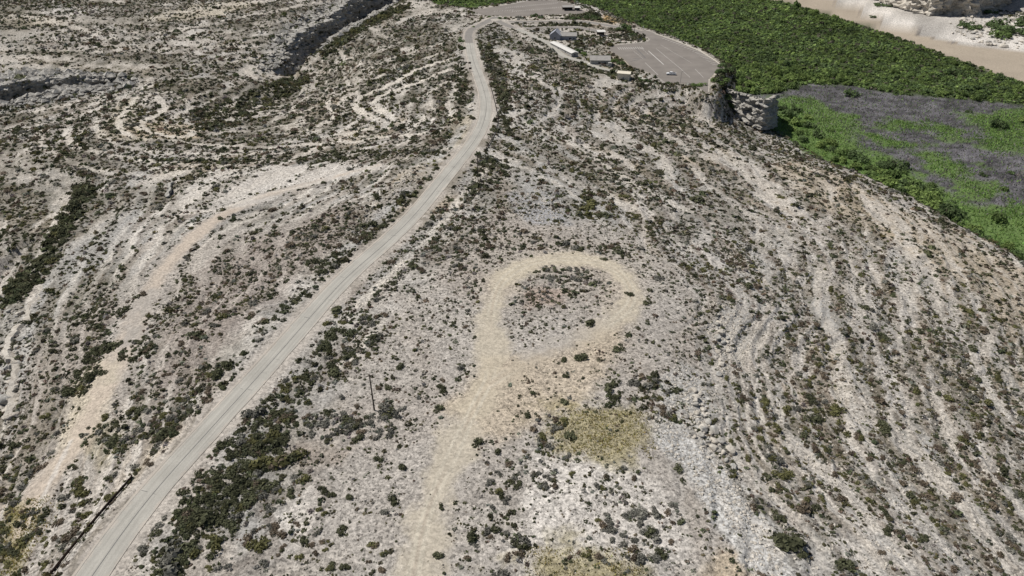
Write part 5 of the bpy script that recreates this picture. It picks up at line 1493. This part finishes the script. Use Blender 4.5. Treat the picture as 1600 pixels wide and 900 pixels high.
# grass patches: short blades as one mass each kind
def blades(name, polys, n_per_m2, h, col, seed, cap=60000):
    r = np.random.default_rng(seed); pts = []
    for p in polys:
        poly = np.array(p); lo, hi = poly.min(0), poly.max(0)
        n = int(min(cap, np.prod(hi - lo) * n_per_m2)); x = r.uniform(lo[0], hi[0], n); y = r.uniform(lo[1], hi[1], n)
        s = sd_poly(x, y, poly, 30) + (fbm(x, y, 3, 3, seed) - .5) * 14 + (fbm(x, y, 9, 3, seed + 3) - .5) * 20
        k = r.random(n) < sstep(5, -8, s) * (.35 + .65 * sstep(.35, .55, fbm(x, y, 1.6, 2, seed + 9))); pts.append(np.column_stack([x[k], y[k]]))
    p = np.vstack(pts)
    z = ground(p[:, 0], p[:, 1])
    ok = in_frame(p[:, 0], p[:, 1], z, 220)[0]; p, z = p[ok], z[ok]
    n = len(p); a = r.uniform(0, 6.28, n); hh = h * r.uniform(.5, 1.4, n); w = hh * .35; le = r.normal(0, .35, (n, 2)) * hh[:, None]
    c, s = np.cos(a) * w, np.sin(a) * w
    V = np.stack([np.column_stack([p[:, 0] - c, p[:, 1] - s, z - .05]), np.column_stack([p[:, 0] + c, p[:, 1] + s, z - .05]), np.column_stack([p[:, 0] + le[:, 0], p[:, 1] + le[:, 1], z + hh])], 1).reshape(-1, 3)
    C = np.repeat(np.array(col)[None] * r.uniform(.6, 1.45, (n, 1)) * r.uniform(.9, 1.1, (n, 3)), 3, 0)
    o = fast_mesh(name, V, np.arange(len(V)).reshape(-1, 3), M_LEAF, C)
    return tag(o, kind="stuff")
blades("yellow_grass", [P([(845,650),(870,640),(940,640),(1015,655),(1020,700),(990,722),(930,718),(870,700)]), P([(820,900),(835,870),(890,855),(990,862),(1010,890),(1000,930),(820,940)]), P([(0,900),(0,800),(40,780),(70,800),(50,850),(25,900)])], 14, .38, np.array([.37, .325, .125]), 5)
MUDP = wpts([(1210,150),(1262,131),(1330,134),(1400,148),(1520,156),(1600,165),(1700,185),(1760,330),(1600,345),(1500,320),(1400,262),(1300,215)], VALLEY)
blades("dead_reeds", [MUDP], .55, .9, np.array([.19, .18, .16]), 8, 26000)
blades("meadow_tufts", [MUDP], .16, .9, C_GREEN * 1.8, 9, 9000)
blades("meadow_grass", GREENS, 2.2, .9, C_GREEN * 2.0, 6, 50000)

stones("rubble", [P([(1020,690),(1030,600),(1060,560),(1110,590),(1115,650),(1140,720),(1190,800),(1240,900),(1180,900),(1130,830),(1090,760),(1060,720)]),
                  P([(1115,460),(1160,480),(1175,560),(1130,600),(1105,540)]), P([(795,300),(840,290),(890,320),(890,350),(830,350),(800,330)]),
                  P([(470,420),(560,345),(650,265),(655,285),(580,350),(490,430)]), P([(560,480),(620,410),(700,330),(760,260),(765,270),(700,345),(640,420),(590,480)])], 2.2, .14, .6, 1, 61)
stones("loose_stones", [P([(440,900),(560,560),(800,340),(1000,360),(1110,480),(1190,900)]), P([(0,900),(60,520),(330,380),(560,310),(330,560),(80,900)])], .22, .07, .22, 1, 62)
stones("hillside_stones", [P([(1120,480),(1160,330),(1300,340),(1600,480),(1600,900),(1240,900),(1130,680)])], .75, .12, .55, 1, 63)

# ------------------------------------------------------------------ trees and the thicket
TCOL = [(.140, .200, .068), (.180, .245, .078), (.110, .155, .066)]
def crown_proto(seed, n, lob): return tuft(seed, n, .15, .02, .95, lob, .12)
CROWN = [[leaf_mesh("crown", crown_proto(700 + 10 * s + t, 320, 5 + s), TCOL[t], 0) for s in range(4)] for t in range(3)]
def trunk_mesh():
    m = MB(); m.tube((0, 0, -.2), (.04, .02, .45), .075, .05, 7)
    for a in (0.3, 2.2, 4.4): m.tube((.03, .01, .3), (.03 + .4 * math.cos(a), .4 * math.sin(a), .75), .04, .015, 5)
    me = bpy.data.meshes.new("trunk"); me.from_pydata(m.v, [], m.f); me.materials.append(M_BARK); return me
TRUNK = trunk_mesh()
def tree(name, x, y, z, r, h, t, label, group):
    root = empty(name, (x, y, z), rng.uniform(0, 6.28)); tag(root, label, "tree", group)
    tr = bpy.data.objects.new("trunk", TRUNK); COL.objects.link(tr); tr.parent = root; tr.scale = (r * .9, r * .9, h * .8)
    cr = bpy.data.objects.new("crown", CROWN[t][int(rng.integers(0, 4))]); COL.objects.link(cr); cr.parent = root; cr.location = (0, 0, h * .06); cr.scale = (r, r, h)
    return root
def vtree(px, py, r, h, t, label, group):
    p = at_z(px, py, VALLEY); z = float(ground(p[0:1], p[1:2])[0])
    return tree("bush_tree", float(p[0]), float(p[1]), z, r, h, t, label, group)
for px, py, r, h, t, lb in ((1327, 150, 3.4, 5.2, 2, "lone dark round tree on the bare mud flat"), (1556, 199, 3.6, 5.4, 2, "dark tree at the edge of mud and meadow, second lone one"), (1557, 345, 3.6, 5.6, 0, "dark bushy tree alone in the bright meadow at right"),
                        (1513, 175, 1.6, 2.0, 2, "small brown green bush on the mud between two trees"), (1568, 297, 2.0, 2.6, 0, "small green bush by a grey mud patch in the meadow"), (1535, 275, 1.5, 2.0, 2, "low dark bush at the meadow edge beside mud"),
                        (1580, 272, 1.4, 1.8, 2, "tiny dark bush on the grey mud near the frame edge"), (1300, 205, 1.6, 2.0, 0, "low green bush where mud tongue meets meadow"), (1595, 190, 3.0, 3.4, 1, "bright green bush at the frame edge by the thicket")):
    vtree(px, py, r * 1.3, h * 1.25, t, lb, "lone trees of the valley floor")
def NUMW(i):
    a = ('one two three four five six seven eight nine ten eleven twelve thirteen fourteen fifteen sixteen seventeen eighteen nineteen').split(); i += 1
    return a[i - 1] if i < 20 else ('twenty', 'thirty', 'forty', 'fifty', 'sixty')[i // 10 - 2] + ((' ' + a[i % 10 - 1]) if i % 10 else '')
bank = [(1225,170),(1238,182),(1248,195),(1262,200),(1275,215),(1290,222),(1305,228),(1318,240),(1332,245),(1350,252),(1362,262),(1378,262),(1388,278),(1402,280),(1415,295),(1430,300),(1442,312),(1455,315),(1468,322),(1478,330),(1500,352),(1520,362),(1545,378),(1570,388),(1592,400),(1395,262),(1420,285),(1450,300),(1240,175),(1258,185)]
bank += [(a - 14 + (i * 7) % 9, b + 5 + (i * 5) % 6) for i, (a, b) in enumerate(bank[:25])]
bank.sort(key=lambda q: q[0])
for i, (px, py) in enumerate(bank):
    big = 1.0 + .5 * (1380 < px < 1490 or px in (1238, 1248))
    vtree(px + rng.uniform(-5, 5), py + rng.uniform(-2, 3), rng.uniform(2.8, 4.6) * big, rng.uniform(3.0, 5.2) * big, int(rng.integers(0, 3)), "leafy green tree at the slope foot, number %s from the promontory end" % NUMW(i), "trees along the foot of the slope")
# thicket: the front rows and the biggest are trees of their own, the rest one mass
tp = np.array(THICKET); lo, hi = tp.min(0), tp.max(0); hi = np.minimum(hi, (900, 900))
n = int(np.prod(hi - lo) / 6.5)
x = rng.uniform(lo[0], hi[0], n); y = rng.uniform(lo[1], hi[1], n)
s = sd_poly(x, y, THICKET, 40) + (fbm(x, y, 12, 2, 5) - .5) * 6
z = ground(x, y)
ok, u, v, d = in_frame(x, y, z, 140)
ok &= (s < 0) & (z < VALLEY + 4) & (rng.random(n) < .55 + .45 * sstep(.3, .5, fbm(x, y, 10, 2, 6)))
x, y, z, s, u, v, d = (q[ok] for q in (x, y, z, s, u, v, d))
edgy = sstep(-60, -12, s) * (u < 1330)
rr = np.clip(np.exp(rng.normal(.52, .30, len(x))), .9, 3.2) * (1 + .55 * edgy * rng.random(len(x)))
order = np.argsort(-(rr / d) * ((u > 0) & (u < 1600) & (v > -5)))
big = order[:300]; rest_t = order[300:]
TLM = [(1327,150,"nearest the lone mud tree"), (1235,138,"by the promontory end of the mud flat"), (1420,150,"along the middle of the mud edge"), (1540,160,"along the right part of the mud edge"), (1160,118,"below the car park corner"), (1120,90,"below the kerb near the car park corner"),
 (1080,66,"below the middle of the car park kerb"), (1040,45,"below the head of the car park"), (1000,30,"below the loop road bend"), (960,14,"below the orange grass rim"), (1200,60,"in the middle of the thicket"), (1350,60,"beside the river bend"), (1480,105,"beside the river at right"), (760,4,"behind the upper car park"), (700,6,"where the canyon opens")]
TL_P = at_z([q[0] for q in TLM], [q[1] for q in TLM], VALLEY)
tg = {}
for i in big: tg.setdefault(int(np.argmin(np.hypot(TL_P[:, 0] - x[i], TL_P[:, 1] - y[i]))), []).append(i)
for nm, ids in tg.items():
    ids = sorted(ids, key=lambda i: u[i])
    for q_, i in enumerate(ids):
        if q_ < 9: t_ = "thicket tree %s, %s from the left" % (TLM[nm][2], (("first",) + ORD)[q_])
        elif q_ == len(ids) - 1: t_ = "rightmost thicket tree %s" % TLM[nm][2]
        else: t_ = "rounded green thicket tree %s, farther right" % TLM[nm][2]
        tree("thicket_tree", x[i], y[i], z[i], rr[i], rr[i] * rng.uniform(1.0, 1.9), int(rng.integers(0, 3)) if edgy[i] < .3 else int(rng.integers(0, 2)), t_, "thicket trees " + TLM[nm][2])
nn = len(rest_t)
c = np.array(TCOL)[rng.integers(0, 3, nn)] * rng.uniform(.75, 1.3, (nn, 1))
c = c * (.55 + 1.3 * fbm(x[rest_t] * .6, y[rest_t], 22, 3, 9))[:, None]
dead = rng.random(nn) < .07
c[dead] = np.array([.16, .15, .11]) * rng.uniform(.8, 1.2, (int(dead.sum()), 1))
TH = [tuft(900 + k, 22, .44, .04, 1.1, 2 + k % 3, .1) for k in range(6)]
build_joined("valley_thicket", [joined("", np.column_stack([x[rest_t], y[rest_t], z[rest_t], rr[rest_t], c, rng.uniform(.9, 1.3, nn)]), TH)])
# bushes on the far bank, by the canyon and behind the upper car park
for px, py, r, h, t in ((1508, 42, 6, 7, 2), (1525, 46, 5, 6, 2), (1548, 40, 8, 9, 2), (1562, 58, 9, 10, 0), (1575, 50, 8, 9, 2), (1590, 40, 9, 11, 2), (1598, 55, 7, 8, 2), (1366, 28, 3, 2.5, 2), (1372, 9, 5, 4, 2), (1388, 10, 4, 4, 2), (1545, 22, 5, 6, 2)):
    p = at([(px, py)])[0]
    tree("bush_tree", float(p[0]), float(p[1]), float(ground(p[0:1], p[1:2])[0]), r * 1.25, h * .95, t, "dark bush among white boulders across the river", "bushes across the river")
for px, py, r, h in ((918, 27, 5.5, 5.5), (926, 28, 5, 5.5), (906, 29, 4, 4), (895, 30, 4, 3.5), (934, 30, 4, 3.6), (977, 44, 6, 6), (983, 48, 5, 4.5), (968, 47, 4, 3.6), (990, 56, 4, 4), (880, 78, 3, 3), (904, 80, 4, 4.6), (912, 84, 4, 4), (960, 96, 4.5, 4), (972, 100, 4, 4), (1000, 124, 3, 2.6), (1012, 126, 3, 3), (1044, 130, 2.6, 2.2), (1084, 140, 4, 3), (1094, 143, 4, 3),
                 (1128, 122, 5, 5), (1136, 132, 5, 5), (1124, 132, 5, 4.5), (1140, 148, 4, 4), (1118,128,4,3.5), (1122,150,5,4.5), (1132,160,5.5,5), (1144,166,5,4), (1150,158,5,4.5), (1128,143,5.5,5), (1160,172,5,4), (1114,140,4,4), (1140,128,5,4.5), (1150,146,4,4), (1152, 168, 4, 3.4), (1165, 178, 4, 3.4), (740, 42, 2, 2), (765, 26, 2.6, 2.4), (781, 30, 2.2, 3), (790, 28, 2.2, 3.2), (836, 25, 4, 4), (846, 28, 4, 3), (718, 66, 3.6, 3.4), (722, 77, 3, 3)):
    p = at([(px, py)])[0]
    q = "by the car park buildings" if px > 850 and py < 105 else ("at the car park corner" if px > 995 else "at the road fork")
    tree("bush_tree", float(p[0]), float(p[1]), float(ground(p[0:1], p[1:2])[0]) - .2, r * .72, h * .8, 2 if rng.random() < .7 else 0, "dark leafy bush tree " + q, "bush trees " + q)
print("shrubs", len(SH), "thicket", nn, "faces", sum(len(o.data.polygons) for o in bpy.data.objects if o.type == 'MESH'))
